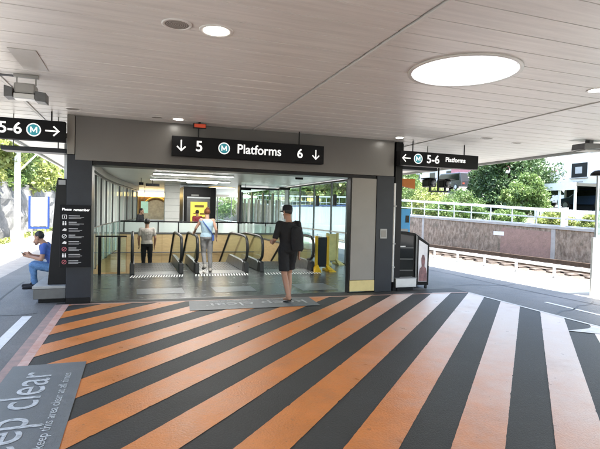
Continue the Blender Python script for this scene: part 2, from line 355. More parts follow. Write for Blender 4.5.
def ribbon(name, pts, wd, m, z=.004):
    L = []; Rr = []
    for i, p in enumerate(pts):
        a = Vector(pts[max(i-1, 0)]); b = Vector(pts[min(i+1, len(pts)-1)]); d = (b-a).normalized(); n = Vector((-d.y, d.x))*wd*(.35+.3*random.random()); L.append((p[0]+n.x, p[1]+n.y, z)); Rr.append((p[0]-n.x, p[1]-n.y, z))
    mb = MB(); k = len(pts); mb.add(L+Rr, [(i, i+1, k+i+1, k+i) for i in range(k-1)]); return mb.build(name, m, ground)
for pts in ([(8.35+.04*math.sin(y*1.3), y) for y in np.arange(0, 14, .4)], [(7.0+.3*i, 9.2+.12*math.sin(i)) for i in range(7)], [(6.9+.25*i, 6.2+.1*i+.05*math.sin(2*i)) for i in range(8)], [(-2.2+.05*math.sin(y), y) for y in np.arange(2, 12, .4)], [(-2.8+.2*i, 8.1+.05*math.sin(2*i)) for i in range(8)], [(-2.8+.2*i, 5.0+.08*math.sin(i)) for i in range(8)]):
    ribbon('tar_line', pts, .035, tar)
pad = MB().sheet(rect(-1.15, 2.3, -.465, 5.46, .010)).build('keep_clear_panel', greyp, ground)
text('lettering', 'keep clear', .47, letterp, pad, (-.885, 4.2, .0135), (0, 1, 0), (-1, 0, 0), .0005, squash=1.03)
text('lettering', 'Please keep this area clear at all times', .105, letterp, pad, (-.60, 4.15, .0135), (0, 1, 0), (-1, 0, 0), .0005, squash=1.2)
pad2 = MB().sheet([(.86, 7.78, .010), (3.12, 7.74, .010), (3.19, 8.54, .010), (.93, 8.61, .010)]).build('keep_clear_panel', greyp, ground)
text('lettering', 'keep clear', .42, letterp, pad2, (2.08, 8.16, .0135), (-1, 0, 0), (0, -1, 0), .0005, squash=1.05)
text('lettering', 'Please keep this area clear at all times', .1, letterp, pad2, (1.95, 8.46, .0135), (-1, 0, 0), (0, -1, 0), .0005, squash=.9)
# threshold joint & hall floor marks
MB().sheet(rect(-1.06, 8.92, 5.3, 9.0, .003)).build('threshold_strip', steel_d, hall_floor)
for (x0, x1) in ((-.1, 1.15), (1.42, 2.8), (3.22, 4.8)):
    m = MB(); n = 20
    for i in range(n):
        x = x0+(x1-x0)*i/n; wd = (x1-x0)/n*.5
        m.sheet([(x, 11.82, .004), (x+wd, 11.82, .004), (x+wd+.05, 12.2, .004), (x+.05, 12.2, .004)])
    m.build('tactile_strip', whitep, hall_floor)
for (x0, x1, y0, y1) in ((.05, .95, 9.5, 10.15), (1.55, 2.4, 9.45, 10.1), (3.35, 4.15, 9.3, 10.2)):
    MB().sheet(rect(x0, y0, x1, y1, .004)).build('floor_patch', patchm, hall_floor)  # pale blue-grey rectangles lying on the hall tiles
for y in (10.3, 11.6):
    MB().sheet(rect(-1.0, y, 5.3, y+.012, .003)).build('tile_joint', gapm, hall_floor)

# ================================================================== CANOPY
CZ = 3.19
YA, YB = -7.0, 22.0
roof = thing('canopy_roof', 'broad canopy with a beige boarded ceiling above the striped forecourt', 'roof', (3.4, 7, CZ))
SKX, SKY, SKR = 3.3, 4.26, .54
bays = [(-2.65, -1.57), (-1.57, 2.09), (2.09, 5.75), (5.75, 9.55)]
for bi, (xa, xb) in enumerate(bays):
    m = MB(); y = YA; i = 0
    while y < YB:
        yw = .165-((.006 if bi > 1 else .003) if i % 2 else .0015); dz = .003 if i % 2 else 0
        x0, x1 = xa+.012, xb-.012
        near = abs(y+.08-SKY) < SKR+.15 and xa < SKX < xb
        if not near: m.box(x0, y, CZ+dz, x1, y+yw, CZ+.03+dz)
        else:
            ns = 8
            for q in range(ns):
                ya, yb = y+yw*q/ns, y+yw*(q+1)/ns; d = abs((ya+yb)/2-SKY)
                if d >= SKR+.02: m.box(x0, ya, CZ+dz, x1, yb, CZ+.03+dz)
                else:
                    h = math.sqrt((SKR+.02)**2-d*d); m.box(x0, ya, CZ+dz, SKX-h, yb, CZ+.03+dz); m.box(SKX+h, ya, CZ+dz, x1, yb, CZ+.03+dz)
        y += .165; i += 1
    m.build('ceiling_boards', ceil_r if bi in (0, 3) else ceil_m, roof)
for x in (-1.57, 2.09, 5.75):
    MB().box(x-.012, YA, CZ+.022, x+.012, YB, CZ+.03).build('ceiling_joint', gapm, roof); MB().box(x+.006, YA, CZ-.012, x+.038, YB, CZ-.001).build('cover_strip', whitem, roof)
m = MB(); q = .64
m.box(-2.65, YA, CZ+.05, SKX-q, YB, CZ+.3); m.box(SKX+q, YA, CZ+.05, 9.55, YB, CZ+.3)
m.box(SKX-q, YA, CZ+.05, SKX+q, SKY-q, CZ+.3); m.box(SKX-q, SKY+q, CZ+.05, SKX+q, YB, CZ+.3)
m.build('roof_deck', gapm, roof)
for x0, x1, mm in ((-2.73, -2.652, whitem), (9.552, 9.63, greym)):
    MB().box(x0, YA, CZ-.06, x1, YB, CZ+.34).build('edge_fascia', mm, roof)
MB().box(-2.65, YB+.002, CZ-.03, 9.55, YB+.06, CZ+.34).build('edge_fascia', greym, roof)
MB().box(-2.65, YA-.08, CZ-.03, 9.55, YA-.002, CZ+.34).build('edge_fascia', greym, roof)
MB().box(-1.2, 5.36, CZ-.008, -.95, 6.1, CZ-.002).build('reflection_patch', mat('reflection_grey', (.56, .545, .52), .3, noise=.05), roof)  # reflection on the ceiling boards, painted as a thin grey patch
# skylight
sk = thing('skylight', 'large round glowing skylight set in the canopy ceiling', 'skylight', (SKX, SKY, CZ))
m = MB(); n = 64
m.lathe([(.545, -.002), (.585, -.004), (.585, .012), (.555, .014), (.545, .0)], (SKX, SKY, CZ-.012), 64)
m.f = m.f[:]; m.build('frame', whitem, sk, True)
MB().lathe([(.552, 0), (.552, .28)], (SKX, SKY, CZ+.012), 64).build('shaft', whitem, sk, True)
# remove end caps of shaft and frame
for o in sk.children:
    bm = bmesh.new(); bm.from_mesh(o.data); bmesh.ops.delete(bm, geom=[f for f in bm.faces if len(f.verts) > 10], context='FACES'); bm.to_mesh(o.data); bm.free()
for zz, nm in ((.006, 'diffuser'), (.29, 'scatter_disc')):  # upper disc is unseen, added to spread the sun evenly over the diffuser
    MB().lathe([(.0001, 0), (.551, 0)], (SKX, SKY, CZ+zz), 64).build(nm, diff_m, sk)
fl = MB().lathe([(.553, 0), (.97, 0)], (SKX, SKY, CZ+.305), 48).build('flashing', greym, sk)
MB().box(SKX+.30, SKY-.44, CZ-.008, SKX+.31, SKY+.0, CZ+.002).build('glazing_bar', trimm, sk)

# downlights and speakers in the ceiling
def downlight(x, y, r, z, label, lit=True, group='round downlights in the ceiling'):
    t = thing('downlight', label, 'ceiling light', (x, y, z), 0, group)
    o = MB().lathe([(r*.72, .004), (r*.74, -.004), (r*.98, -.008), (r, -.002), (r, .004)], (x, y, z-.002), 28).build('trim_ring', whitem, t, True)
    bm = bmesh.new(); bm.from_mesh(o.data); bmesh.ops.delete(bm, geom=[f for f in bm.faces if len(f.verts) > 10], context='FACES'); bm.to_mesh(o.data); bm.free()
    MB().lathe([(.0001, -.003), (r*.72, -.003)], (x, y, z-.002), 28).build('lens', lampm if lit else gapm, t)
    return t
downlight(.64, 4.14, .145, CZ, 'lit round downlight beside the ceiling speaker, nearest to the viewer')
downlight(.68, 8.42, .11, CZ, 'lit round downlight glowing just before the taupe fascia')
downlight(5.22, 4.25, .12, CZ, 'lit round downlight at the right, beyond the big skylight')
downlight(5.02, 8.42, .10, CZ, 'small lit downlight over the right corner of the taupe fascia')
def grille(x, y, r, label):
    t = thing('ceiling_speaker', label, 'speaker', (x, y, CZ), 0, 'round grilles in the ceiling')
    m = MB().lathe([(r*.8, -.003), (r*.82, -.01), (r, -.008), (r, 0)], (x, y, CZ-.001), 28); o = m.build('trim_ring', ceil_r, t, True)
    bm = bmesh.new(); bm.from_mesh(o.data); bmesh.ops.delete(bm, geom=[f for f in bm.faces if len(f.verts) > 10], context='FACES'); bm.to_mesh(o.data); bm.free()
    m = MB()
    for k in range(6): a = r*.8*(k+.05)/6; b = r*.8*(k+.75)/6; m.lathe([(max(a, .0005), -.006), (b, -.006)], (x, y, CZ-.001), 28)
    m.f = [f for f in m.f if len(f) == 4]; m.mi = [0]*len(m.f); m.build('mesh_grille', mat('speaker_mesh', (.26, .24, .22), .6) if 'speaker_mesh' not in MATS else MATS['speaker_mesh'], t)
grille(.31, 4.12, .125, 'round grey ceiling speaker grille beside the nearest lit downlight')
grille(.33, 8.40, .11, 'round grey ceiling grille beside the fascia downlight')
grille(-.94, 8.28, .12, 'round grey ceiling grille above the left pillar')
grille(6.54, 7.67, .12, 'round dark ceiling grille above the right hanging sign')
grille(7.5, 7.9, .10, 'round dark ceiling grille near the right edge of the canopy')

# ================================================================== ENTRANCE PORTAL
YW = 8.83
portal = thing('entrance_portal', 'taupe clad portal with charcoal pillars framing the way to the escalators', 'entrance', (2, YW, 0))
MB().box(-.965, YW, 2.44, 5.15, YW+.5, CZ-.002).build('fascia', fascia, portal, bevel=.006)
MB().box(-1.09, YW-.012, 2.53, -.972, YW+.5, CZ-.002).build('fascia_end', taupe2, portal, bevel=.004)
MB().box(-.69, YW+.03, 2.375, 4.75, YW+.45, 2.436).build('head_frame', blackm, portal)
MB().box(-1.09, YW+.005, 0, -.70, YW+.5, 2.526).build('pillar', darkcol, portal, bevel=.008)
MB().box(4.765, YW+.003, 0, 5.17, YW+.5, 2.436).build('pillar', darkcol, portal, bevel=.008)
MB().box(5.255, YW+.1, 0, 5.42, YW+.5, CZ-.002).build('rear_post', blackm, portal)
wp = MB().box(4.20, YW+.02, .26, 4.762, YW+.2, 2.372).build('side_panel', taupe2, portal, bevel=.004)
MB().box(4.195, YW+.012, .03, 4.762, YW+.2, .255).build('kick_panel', yelp, wp, bevel=.003)
MB().box(4.17, YW+.03, 0, 4.192, YW+.18, 2.372).build('door_jamb', blackm, portal)
MB().box(-1.09, YW-.006, 0, -.70, YW+.004, .1).build('skirting', blackm, portal)
# faint joints on fascia
for x in (1.1, 3.2):
    pass
t = thing('wall_notice', 'small grey notice plate on the right charcoal pillar', 'notice', (4.81, YW, 1.23))
MB().box(4.86, YW-.012, 1.13, 5.02, YW+.001, 1.33).build('plate', greym, t, bevel=.003)
MB().box(4.885, YW-.016, 1.16, 4.995, YW-.0125, 1.30).build('face', taupe2, t)
o = MB().tube([(5.21, YW+.05, .2), (5.21, YW+.05, 2.3)], .028, 10).build('downpipe', whitem, None, True); tag(o, 'thin white downpipe running up beside the right charcoal pillar', 'pipe')
for z in (.5, 1.0, 1.8): MB().box(5.175, YW+.01, z, 5.245, YW+.085, z+.03).build('bracket', greym, o)
o = thing('metal_trough', 'low grey metal box at the foot of the right pillar', 'box', (5.55, 9, 0))
MB().box(5.29, 8.86, .07, 5.80, 9.06, .26).build('body', steel, o, bevel=.01); MB().box(5.36, 8.9, 0, 5.74, 9.03, .069).build('plinth', blackm, o)
MB().box(5.28, 8.85, .2605, 5.81, 9.07, .275).build('lid', greym, o, bevel=.003)
# projecting orange sign
o = thing('projecting_sign', 'plain orange sign projecting from behind the right pillar', 'sign', (5.5, 9, 2.3))
MB().prism([(5.425, 9.0, 2.26), (5.72, 8.9, 2.20), (5.72, 8.9, 2.42), (5.425, 9.0, 2.42)], (.0, .06, 0)).build('panel', orangem, o)
MB().box(5.4205, 8.99, 2.3, 5.4245, 9.05, 2.4).build('bracket', blackm, o)

# hanging signs
def arrow(parent, cx, cz, y, s, d, m=None):
    "d: unit direction in xz"
    dx, dz = d; px, pz = -dz, dx; th = .11*s; m = MB(); P = lambda a, b: (cx+dx*a*s+px*b*s, y, cz+dz*a*s+pz*b*s)
    m.prism([P(-.5, -.055), P(.42, -.055), P(.42, .055), P(-.5, .055)], (0, -.002, 0))
    for sg in (1, -1):
        m.prism([P(.5, 0), P(.10, .40*sg), P(.02, .32*sg), P(.36, -.0*sg)], (0, -.0022-.0004*sg, 0))
    return m.build('arrow', ltr, parent)
def roundel(parent, cx, cz, y, r):
    o = MB().lathe([(.0001, .0015), (r*.98, .0015)], (cx, y, cz), 32, 'y').build('roundel', teal, parent)
    ring = MB().lathe([(r*.84, .003), (r, .003), (r, .0016), (r*.84, .0016)], (cx, y, cz), 32, 'y'); ring.f = [f for f in ring.f if len(f) == 4]; ring.mi = [0]*len(ring.f)
    ring.build('ring', ltr, o)
    mm = MB(); q = r*.95; w_ = .17*q
    mm.prism([(cx-.5*q, y-.0016, cz-.45*q), (cx-.5*q+w_, y-.0016, cz-.45*q), (cx-.5*q+w_, y-.0016, cz+.12*q), (cx, y-.0016, cz-.38*q), (cx+.5*q-w_, y-.0016, cz+.12*q), (cx+.5*q-w_, y-.0016, cz-.45*q), (cx+.5*q, y-.0016, cz-.45*q), (cx+.5*q, y-.0016, cz+.48*q), (cx+.5*q-w_*1.05, y-.0016, cz+.48*q), (cx, y-.0016, cz-.1*q), (cx-.5*q+w_*1.05, y-.0016, cz+.48*q), (cx-.5*q, y-.0016, cz+.48*q)], (0, -.002, 0)); mm.build('letter', ltr, o)
    return o
def hang_sign(label, x0, x1, z0, z1, y, rods):
    t = thing('hanging_sign', label, 'sign', ((x0+x1)/2, y, z0))
    MB().box(x0, y, z0, x1, y+.16, z1).build('sign_box', signm, t, bevel=.006)
    for x in rods: MB().tube([(x, y+.08, z1), (x, y+.08, CZ)], .012, 8).build('hanger_rod', blackm, t)
    return t
ys = 8.6; yt = ys-.001
t = hang_sign('black hanging sign reading 5 M Platforms 6 above the entrance', .6, 3.46, 2.585, 2.935, ys, (1.06, 2.97))
arrow(t, .755, 2.765, yt, .2, (0, -1)); text('lettering', '5', .26, ltr, t, (1.065, yt-.002, 2.765), (1, 0, 0), (0, 0, 1), offset=.004)
roundel(t, 1.51, 2.765, yt, .105); text('lettering', 'Platforms', .235, ltr, t, (2.17, yt-.002, 2.765), (1, 0, 0), (0, 0, 1), squash=.94, offset=.003)
text('lettering', '6', .24, ltr, t, (2.965, yt-.002, 2.755), (1, 0, 0), (0, 0, 1), offset=.004); arrow(t, 3.29, 2.755, yt, .19, (0, -1))
t = hang_sign('black hanging sign with arrow pointing right beside the left pillar', -2.6, -1.09, 2.70, 3.03, ys, (-2.3, -1.3))
text('lettering', '5-6', .25, ltr, t, (-1.875, yt-.002, 2.865), (1, 0, 0), (0, 0, 1), offset=.004); roundel(t, -1.545, 2.862, yt, .105); arrow(t, -1.275, 2.862, yt, .21, (1, 0))
t = hang_sign('black hanging sign with arrow pointing left beside the right pillar', 5.16, 7.12, 2.665, 2.965, ys, (5.5, 6.8))
arrow(t, 5.30, 2.815, yt, .2, (-1, 0)); roundel(t, 5.585, 2.815, yt, .105); text('lettering', '5-6', .24, ltr, t, (5.95, yt-.002, 2.815), (1, 0, 0), (0, 0, 1), offset=.004)
text('lettering', 'Platforms', .135, ltr, t, (6.52, yt-.002, 2.835), (1, 0, 0), (0, 0, 1), offset=.002)
for (xa, xb, z, lab) in ((-2.1, -1.12, 2.56, 'flat dark tray hanging low behind the left arrow sign'), (5.43, 6.35, 2.62, 'flat dark tray hanging low behind the right arrow sign')):
    o = thing('cable_tray', lab, 'tray', ((xa+xb)/2, 9.2, z))
    MB().box(xa, 9.0, z, xb, 9.35, z+.075).build('tray', darkcol, o, bevel=.01)
    for x in (xa+.15, xb-.15): MB().tube([(x, 9.18, z+.076), (x, 9.18, CZ)], .01, 6).build('hanger_rod', greym, o)
# red indicator
o = thing('indicator_box', 'small red lit indicator box under the ceiling above the entrance sign', 'indicator', (1.03, 8.5, 3.1))
MB().box(.95, 8.5, CZ-.11, 1.17, 8.58, CZ-.03).build('case', blackm, o)
MB().box(.962, 8.4955, CZ-.10, 1.158, 8.4995, CZ-.04).build('display', redled, o)
MB().box(1.04, 8.53, CZ-.0295, 1.08, 8.56, CZ-.001).build('bracket', blackm, o)

# directory on the left pillar
o = thing('directory_sign', 'tall black notice board with icon rows on the left pillar', 'notice board', (-.93, 8.8, .64))
MB().box(-1.18, YW-.06, .63, -.70, YW-.014, 1.675).build('panel', signm, o, bevel=.004)
yd = YW-.062
text('lettering', 'Please', .058, ltr, o, (-1.075, yd, 1.60), (1, 0, 0), (0, 0, 1), .001, offset=.001); text('lettering', 'remember', .058, ltr, o, (-.85, yd, 1.595), (1, 0, 0), (0, 0, 1), .001, offset=.001)
wr = mat('notice_print', (.42, .42, .42), .6); wi = mat('notice_icon', (.75, .74, .72), .5); pr_ = mat('notice_red', (.5, .12, .14), .5)
for k in range(8):
    z = 1.475-k*.108; ic = MB(); mm = pr_ if k in (5, 7) else wi; r = .036; cx = -1.11
    if k == 0:
        for a in ((-r, -r, r, -r+.008), (-r, r-.008, r, r), (-r, -r, -r+.008, r), (r-.008, -r, r, r)): ic.box(cx+a[0], yd-.002, z+a[1], cx+a[2], yd, z+a[3])
        ic.box(cx-.006, yd-.002, z-.02, cx+.006, yd, z+.02)
    elif k in (3, 5, 7):
        rr = MB().lathe([(r*.78, .002), (r, .002), (r, 0), (r*.78, 0)], (cx, yd, z), 20, 'y'); rr.f = [f for f in rr.f if len(f) == 4]; ic.add(rr.v, rr.f)
        ic.prism([(cx-.026, yd, z-.02), (cx-.02, yd, z-.026), (cx+.026, yd, z+.02), (cx+.02, yd, z+.026)], (0, -.0015, 0))
    elif k in (1, 6):
        for dx in (-.018, .018): ic.box(cx+dx-.011, yd-.002, z-.03, cx+dx+.011, yd, z+.014); ic.lathe([(.0001, .002), (.011, .002)], (cx+dx, yd, z+.026), 12, 'y')
    else:
        ic.prism([(cx-.034, yd, z-.014), (cx+.03, yd, z-.02), (cx+.034, yd, z+.012), (cx+.004, yd, z+.028), (cx-.02, yd, z+.008)], (0, -.002, 0))
    ic.build('icon', mm, o)
    ln = MB(); wl = [.17, .12, .14, .1, .16, .12, .18, .15][k]
    ln.box(-1.045, yd-.0015, z+.012, -1.045+wl, yd, z+.026)
    for q, L in ((-.008, .24), (-.024, .2)): ln.box(-1.045, yd-.001, z+q-.0035, -1.045+L*(.75+.25*random.random()), yd, z+q+.0035)
    ln.build('text_lines', wr, o)
# pole + slanted kiosk behind the left pillar
o = thing('help_kiosk', 'tapering black upright kiosk fin behind the left pillar', 'kiosk', (-1.3, 9.2, 0))
MB().prism([(-1.40, 9.05, .302), (-1.095, 9.05, .302), (-1.095, 9.05, 2.12), (-1.255, 9.05, 2.14), (-1.275, 9.05, 2.05)], (0, .22, 0)).build('fin', blackm, o, bevel=.01)
MB().box(-1.19, 9.3, .302, -1.11, 9.38, 2.75).build('rear_pole', galv, o)
MB().box(-1.24, 9.02, 2.02, -1.13, 9.048, 2.1).build('lamp_head', greym, o)
# bench
b = thing('bench', 'low metal bench beside the left pillar with a person seated on it', 'bench', (-1.3, 10, 0))
MB().box(-1.60, 8.93, .075, -1.10, 11.5, .25).build('seat_box', mat('bench_side', (.11, .108, .1), .5, noise=.2, scale=3), b, bevel=.012)
MB().box(-1.61, 8.92, .251, -1.10, 11.51, .30).build('seat_top', mat('bench_top', (.3, .3, .285), .5), b, bevel=.008)
MB().box(-1.53, 9.0, 0, -1.12, 11.4, .074).build('plinth', blackm, b)

# CCTV / speaker cluster on the left ceiling
o = thing('horn_speaker', 'grey twin box loudspeaker hung under the canopy at far left', 'loudspeaker', (-1.2, 6.4, 2.9))
MB().box(-1.34, 6.28, 2.95, -1.12, 6.5, 3.07).build('body', greym, o, bevel=.02)
MB().prism([(-1.43, 6.25, 2.89), (-1.345, 6.25, 2.90), (-1.345, 6.25, 3.0), (-1.43, 6.25, 3.02)], (0, .2, 0)).build('horn', steel_d, o, bevel=.006)
MB().prism([(-1.115, 6.25, 2.87), (-1.0, 6.25, 2.86), (-1.0, 6.25, 2.97), (-1.115, 6.25, 2.98)], (0, .2, 0)).build('horn', steel_d, o, bevel=.006)
MB().box(-1.34, 6.27, 2.885, -1.12, 6.42, 2.945).build('grille', steel, o, bevel=.006)
for x in (-1.33, -1.13): MB().tube([(x, 6.4, 3.07), (x, 6.4, CZ)], .008, 6).build('hanger_rod', greym, o)
MB().box(-1.36, 6.37, CZ-.035, -1.1, 6.43, CZ-.003).build('mount_plate', greym, o)
MB().tube([(-1.9, 6.42, CZ-.02), (-1.36, 6.42, CZ-.02)], .013, 8).build('conduit', steel_d, o)
# twin cameras on a drop pole on the right
o = thing('camera_pair', 'pair of black security cameras on a drop pole under the right sign', 'camera', (7.8, 11, 2.3))
MB().tube([(7.8, 11, 2.3), (7.8, 11, CZ)], .025, 10).build('drop_pole', blackm, o)
MB().box(7.5, 10.97, 2.27, 8.1, 11.03, 2.31).build('crossbar', blackm, o)
for sx in (-1, 1):
    cx = 7.8+sx*.24
    cb = MB().box(cx-.12, 10.9, 2.40, cx+.12, 11.25, 2.62).build('housing', blackm, o, bevel=.03)
    MB().lathe([(.0001, .06), (.05, .05), (.085, .03), (.09, 0)], (cx, 10.9, 2.51), 20, 'y').build('lens', steel_d, cb, True)
    MB().box(cx-.02, 11.0, 2.31, cx+.02, 11.05, 2.40).build('bracket', blackm, o)
    MB().box(cx-.13+sx*.06, 10.82, 2.625, cx+.13+sx*.06, 11.2, 2.64).build('sunshield', blackm, o)
o = thing('floodlight', 'dark boxy floodlight at the right edge of the canopy', 'floodlight', (8.45, 7, 3))
MB().prism([(8.2, 6.9, 2.99), (8.8, 6.9, 3.05), (8.8, 6.9, 3.13), (8.22, 6.9, 3.11)], (0, .3, 0)).build('body', steel_d, o, bevel=.01)
MB().box(8.45, 7, 3.12, 8.55, 7.1, CZ).build('bracket', steel_d, o)
MB().box(8.25, 6.92, 2.975, 8.7, 7.15, 2.99).build('lamp_lens', greym, o)

# fridge / kiosk
o = thing('display_fridge', 'black cabinet with glass side and bright poster beside the right pillar', 'cabinet', (5.85, 9.15, 0), 0)
MB().prism([(5.43, 9.17, .08), (6.22, 9.02, .08), (6.22, 9.02, 1.0), (5.88, 9.08, 1.235), (5.66, 9.12, 1.27), (5.43, 9.17, 1.27)], (.08, .55, 0)).build('body', blackm, o, bevel=.01)
MB().prism([(5.47, 9.155, .16), (5.84, 9.085, .16), (5.84, 9.085, 1.17), (5.47, 9.155, 1.22)], (0, -.006, 0)).build('glass_door', dkglass, o)
for z in (.4, .65, .9): MB().prism([(5.47, 9.148, z), (5.84, 9.078, z), (5.84, 9.078, z+.018), (5.47, 9.148, z+.018)], (0, -.006, 0)).build('shelf', steel_d, o)
MB().prism([(5.965, 9.058, .16), (6.165, 9.02, .16), (6.165, 9.02, .97), (5.965, 9.058, 1.09)], (0, -.008, 0)).build('poster', posterw, o)
fg = mat('poster_figure', (.3, .14, .15), .4, col2=(.12, .07, .08), scale=14); Q = lambda u, z: (5.965+.2*u, 9.0475-.038*u, z)
MB().prism([Q(.05, .17), Q(.97, .17), Q(.97, .34), Q(.86, .46), Q(.68, .5), Q(.7, .56), Q(.74, .66), Q(.62, .75), Q(.42, .76), Q(.3, .67), Q(.34, .56), Q(.38, .5), Q(.16, .45), Q(.05, .33)], (0, -.004, 0)).build('printed_figure', fg, o)
MB().prism([(5.88, 9.06, .10), (5.915, 9.053, .10), (5.915, 9.053, 1.17), (5.88, 9.06, 1.2)], (0, -.02, 0)).build('door_frame', steel_d, o)
MB().box(5.53, 9.11, .93, 5.66, 9.128, .95).build('handle', whitem, o)
for x, y in ((5.5, 9.22), (6.2, 9.1), (5.6, 9.65), (6.25, 9.55)): MB().lathe([(.03, 0), (.035, .03), (.03, .08)], (x, y, 0), 12).build('foot', black_r, o)
o = thing('ticket_machine', 'tall bright blue ticket machine standing behind the black cabinet', 'ticket machine', (6.1, 10, 0))
MB().box(5.95, 9.9, .0, 6.26, 10.2, 1.78).build('body', cyanm, o, bevel=.01)
MB().box(6.13, 9.89, 1.45, 6.22, 9.899, 1.62).build('screen', dkglass, o); MB().box(6.0, 9.89, 1.1, 6.2, 9.899, 1.3).build('panel', greym, o)

# glass screen on white wall at the right edge
o = thing('screen_wall', 'white low wall topped by a teal glass screen at right edge', 'wall', (9.6, 7.2, 0))
MB().box(9.17, 7.42, 0, 12.0, 7.47, 1.25).build('wall', whitem, o, bevel=.01)
MB().box(9.29, 7.435, 1.30, 11.9, 7.45, 2.52).build('glass_panel', glass_b, o)
MB().box(9.24, 7.42, 1.251, 9.285, 7.46, 2.56).build('post', galv, o); MB().box(9.29, 7.42, 1.251, 12, 7.46, 1.299).build('bottom_rail', galv, o)
MB().box(9.29, 7.42, 2.522, 12, 7.46, 2.57).build('top_rail', blackm, o)
MB().lathe([(.16, -.02), (.15, .03), (.09, .08), (.0001, .1)], (9.36, 7.51, 2.592), 20).build('dome_lamp', blackm, o, True)

# ================================================================== HALL BEHIND THE PORTAL
HZ = 2.75
hc = thing('hall_ceiling', 'pale panelled ceiling over the escalator hall', 'ceiling', (2.7, 20, HZ))
m = MB()
ys_ = list(np.arange(9.4, 34.2, 1.2))
xr = lambda y: min(6.5, 5.42+(y-9.4)*.335)
for ya in ys_: yb_ = ya+1.185; m.prism([(-1.2, ya, HZ), (xr(ya), ya, HZ), (xr(yb_), yb_, HZ), (-1.2, yb_, HZ)], (0, 0, .12))
m.build('ceiling_panels', hall_ceil, hc)
MB().prism([(-1.2, 9.35, HZ+.13), (5.4, 9.35, HZ+.13), (6.5, 12.64, HZ+.13), (6.5, 34.4, HZ+.13), (-1.2, 34.4, HZ+.13)], (0, 0, .07)).build('backing', gapm, hc)
MB().box(-1.2, 22.1, HZ+.21, 6.5, 34.4, HZ+.5).build('roof_slab', greym, hc)
for (y, xa, xb, lab) in ((15.06, .5, 2.95, 'long lit ceiling strip in front of the middle one'), (18.0, .5, 3.4, 'middle long lit ceiling strip over the escalators'), (19.0, 1.9, 3.1, 'short lit ceiling strip just in front of the lift'), (11.5, .6, 3.0, 'added unseen ceiling strip just inside the entrance, brightening the hall')):  # the strip nearest the entrance is unseen, added to brighten the hall
    t = thing('strip_light', lab, 'ceiling light', ((xa+xb)/2, y, HZ), 0, 'strip lights in the hall ceiling')
    MB().box(xa, y-.14, HZ-.05, xb, y+.14, HZ-.002).build('housing', whitem, t); MB().box(xa+.02, y-.125, HZ-.056, xb-.02, y+.125, HZ-.0505).build('diffuser', stripm, t)
for i, (x, y, wd) in enumerate(((.3, 12.4, .18), (.62, 18.8, .5), (4.3, 19.2, .45), (5.0, 14.5, .25), (.2, 18.2, .16))):
    t = thing('hanging_plate', ['small dark plate under the hall ceiling near the left glazing', 'dark hanging plate under the hall ceiling above the white column', 'dark hanging plate under the hall ceiling right of the lift',
               'dark plate under the hall ceiling above the man in black', 'small dark box under the hall ceiling left of the arch'][i], 'sign', (x, y, HZ-.2))
    MB().box(x-wd/2, y, HZ-.26 if i not in (0, 3) else HZ-.06, x+wd/2, y+.06, HZ-.16 if i not in (0, 3) else HZ-.001).build('plate', signm, t)
    if i not in (0, 3): MB().tube([(x, y+.03, HZ-.16), (x, y+.03, HZ)], .01, 6).build('hanger_rod', blackm, t)
o = thing('round_downlight', 'round yellow glowing recess in the hall ceiling right of the lift', 'ceiling light', (4.0, 22.6, HZ))
MB().lathe([(.0001, -.01), (.62, -.01)], (4.0, 23.2, HZ-.01), 32).build('glow', covem, o); MB().lathe([(.7, 0), (.7, -.008), (.63, -.012)], (4.0, 23.2, HZ-.002), 32).build('rim', goldm, o)

# glazing, left and right
def glazed_wall(name, label, pts, ztop, mull, gm, zlow=0.0, rail=None, fin=.05, finm=None):
    "pts polyline in plan"
    t = thing(name, label, 'glass wall', (pts[0][0], pts[0][1], 0))
    for (a, b) in zip(pts[:-1], pts[1:]):
        d = Vector((b[0]-a[0], b[1]-a[1], 0)); nrm = Vector((-d.y, d.x, 0)).normalized()*.012
        MB().prism([(a[0], a[1], zlow+.05), (b[0], b[1], zlow+.05), (b[0], b[1], ztop), (a[0], a[1], ztop)], nrm).build('glass_pane', gm, t)
        for (z0, z1) in ((zlow, zlow+.048), (ztop+.002, ztop+.06)):
            MB().prism([(a[0], a[1], z0), (b[0], b[1], z0), (b[0], b[1], z1), (a[0], a[1], z1)], nrm*4).build('rail', steel_d, t)
        if rail: MB().tube([(a[0]+.05, a[1], rail), (b[0]+.05, b[1], rail)], .018, 8).build('grab_rail', steel_d, t)
    for (x, y) in mull:
        MB().box(x-fin/2, y-.03, zlow, x+fin/2, y+.03, ztop).build('mullion', finm or steel_d, t)
    return t
right_m = [(6.38, y) for y in (12.62, 13.8, 15.07, 16.75, 18.36, 19.9, 21.5, 23.1)]
rg = glazed_wall('glass_wall', 'tall clear glass wall on the right side of the escalator hall', [(5.33, 9.4), (6.4, 12.62), (6.4, 18.36), (6.4, 23.1)], 2.66, right_m, glass_t, rail=None, fin=.05)
for y in (13.6,): MB().box(6.36, 13.2, .98, 6.375, 23, 1.03).build('manifest_band', whitem, rg)
for y in (14.6, 16.2):
    t = thing('wall_speaker', 'dark upright box hung high on the glass wall, %s' % ('nearer to the portal' if y < 15 else 'farther from the portal'), 'speaker', (6.3, y, 2.0), 0, 'dark boxes on the right glass wall')
    MB().box(6.26, y-.09, 1.88, 6.34, y+.09, 2.26).build('case', darkcol, t, bevel=.01); MB().box(6.341, y-.03, 2.0, 6.368, y+.03, 2.1).build('bracket', blackm, t)
left_pts = [(-1.03, 9.4), (-1.03, 13.0), (-.95, 16.0), (-.72, 19.0), (-.3, 22.5), (.1, 26.0)]
def on_left(y):
    for (a, b) in zip(left_pts[:-1], left_pts[1:]):
        if a[1] <= y <= b[1]: f = (y-a[1])/(b[1]-a[1]); return a[0]+(b[0]-a[0])*f
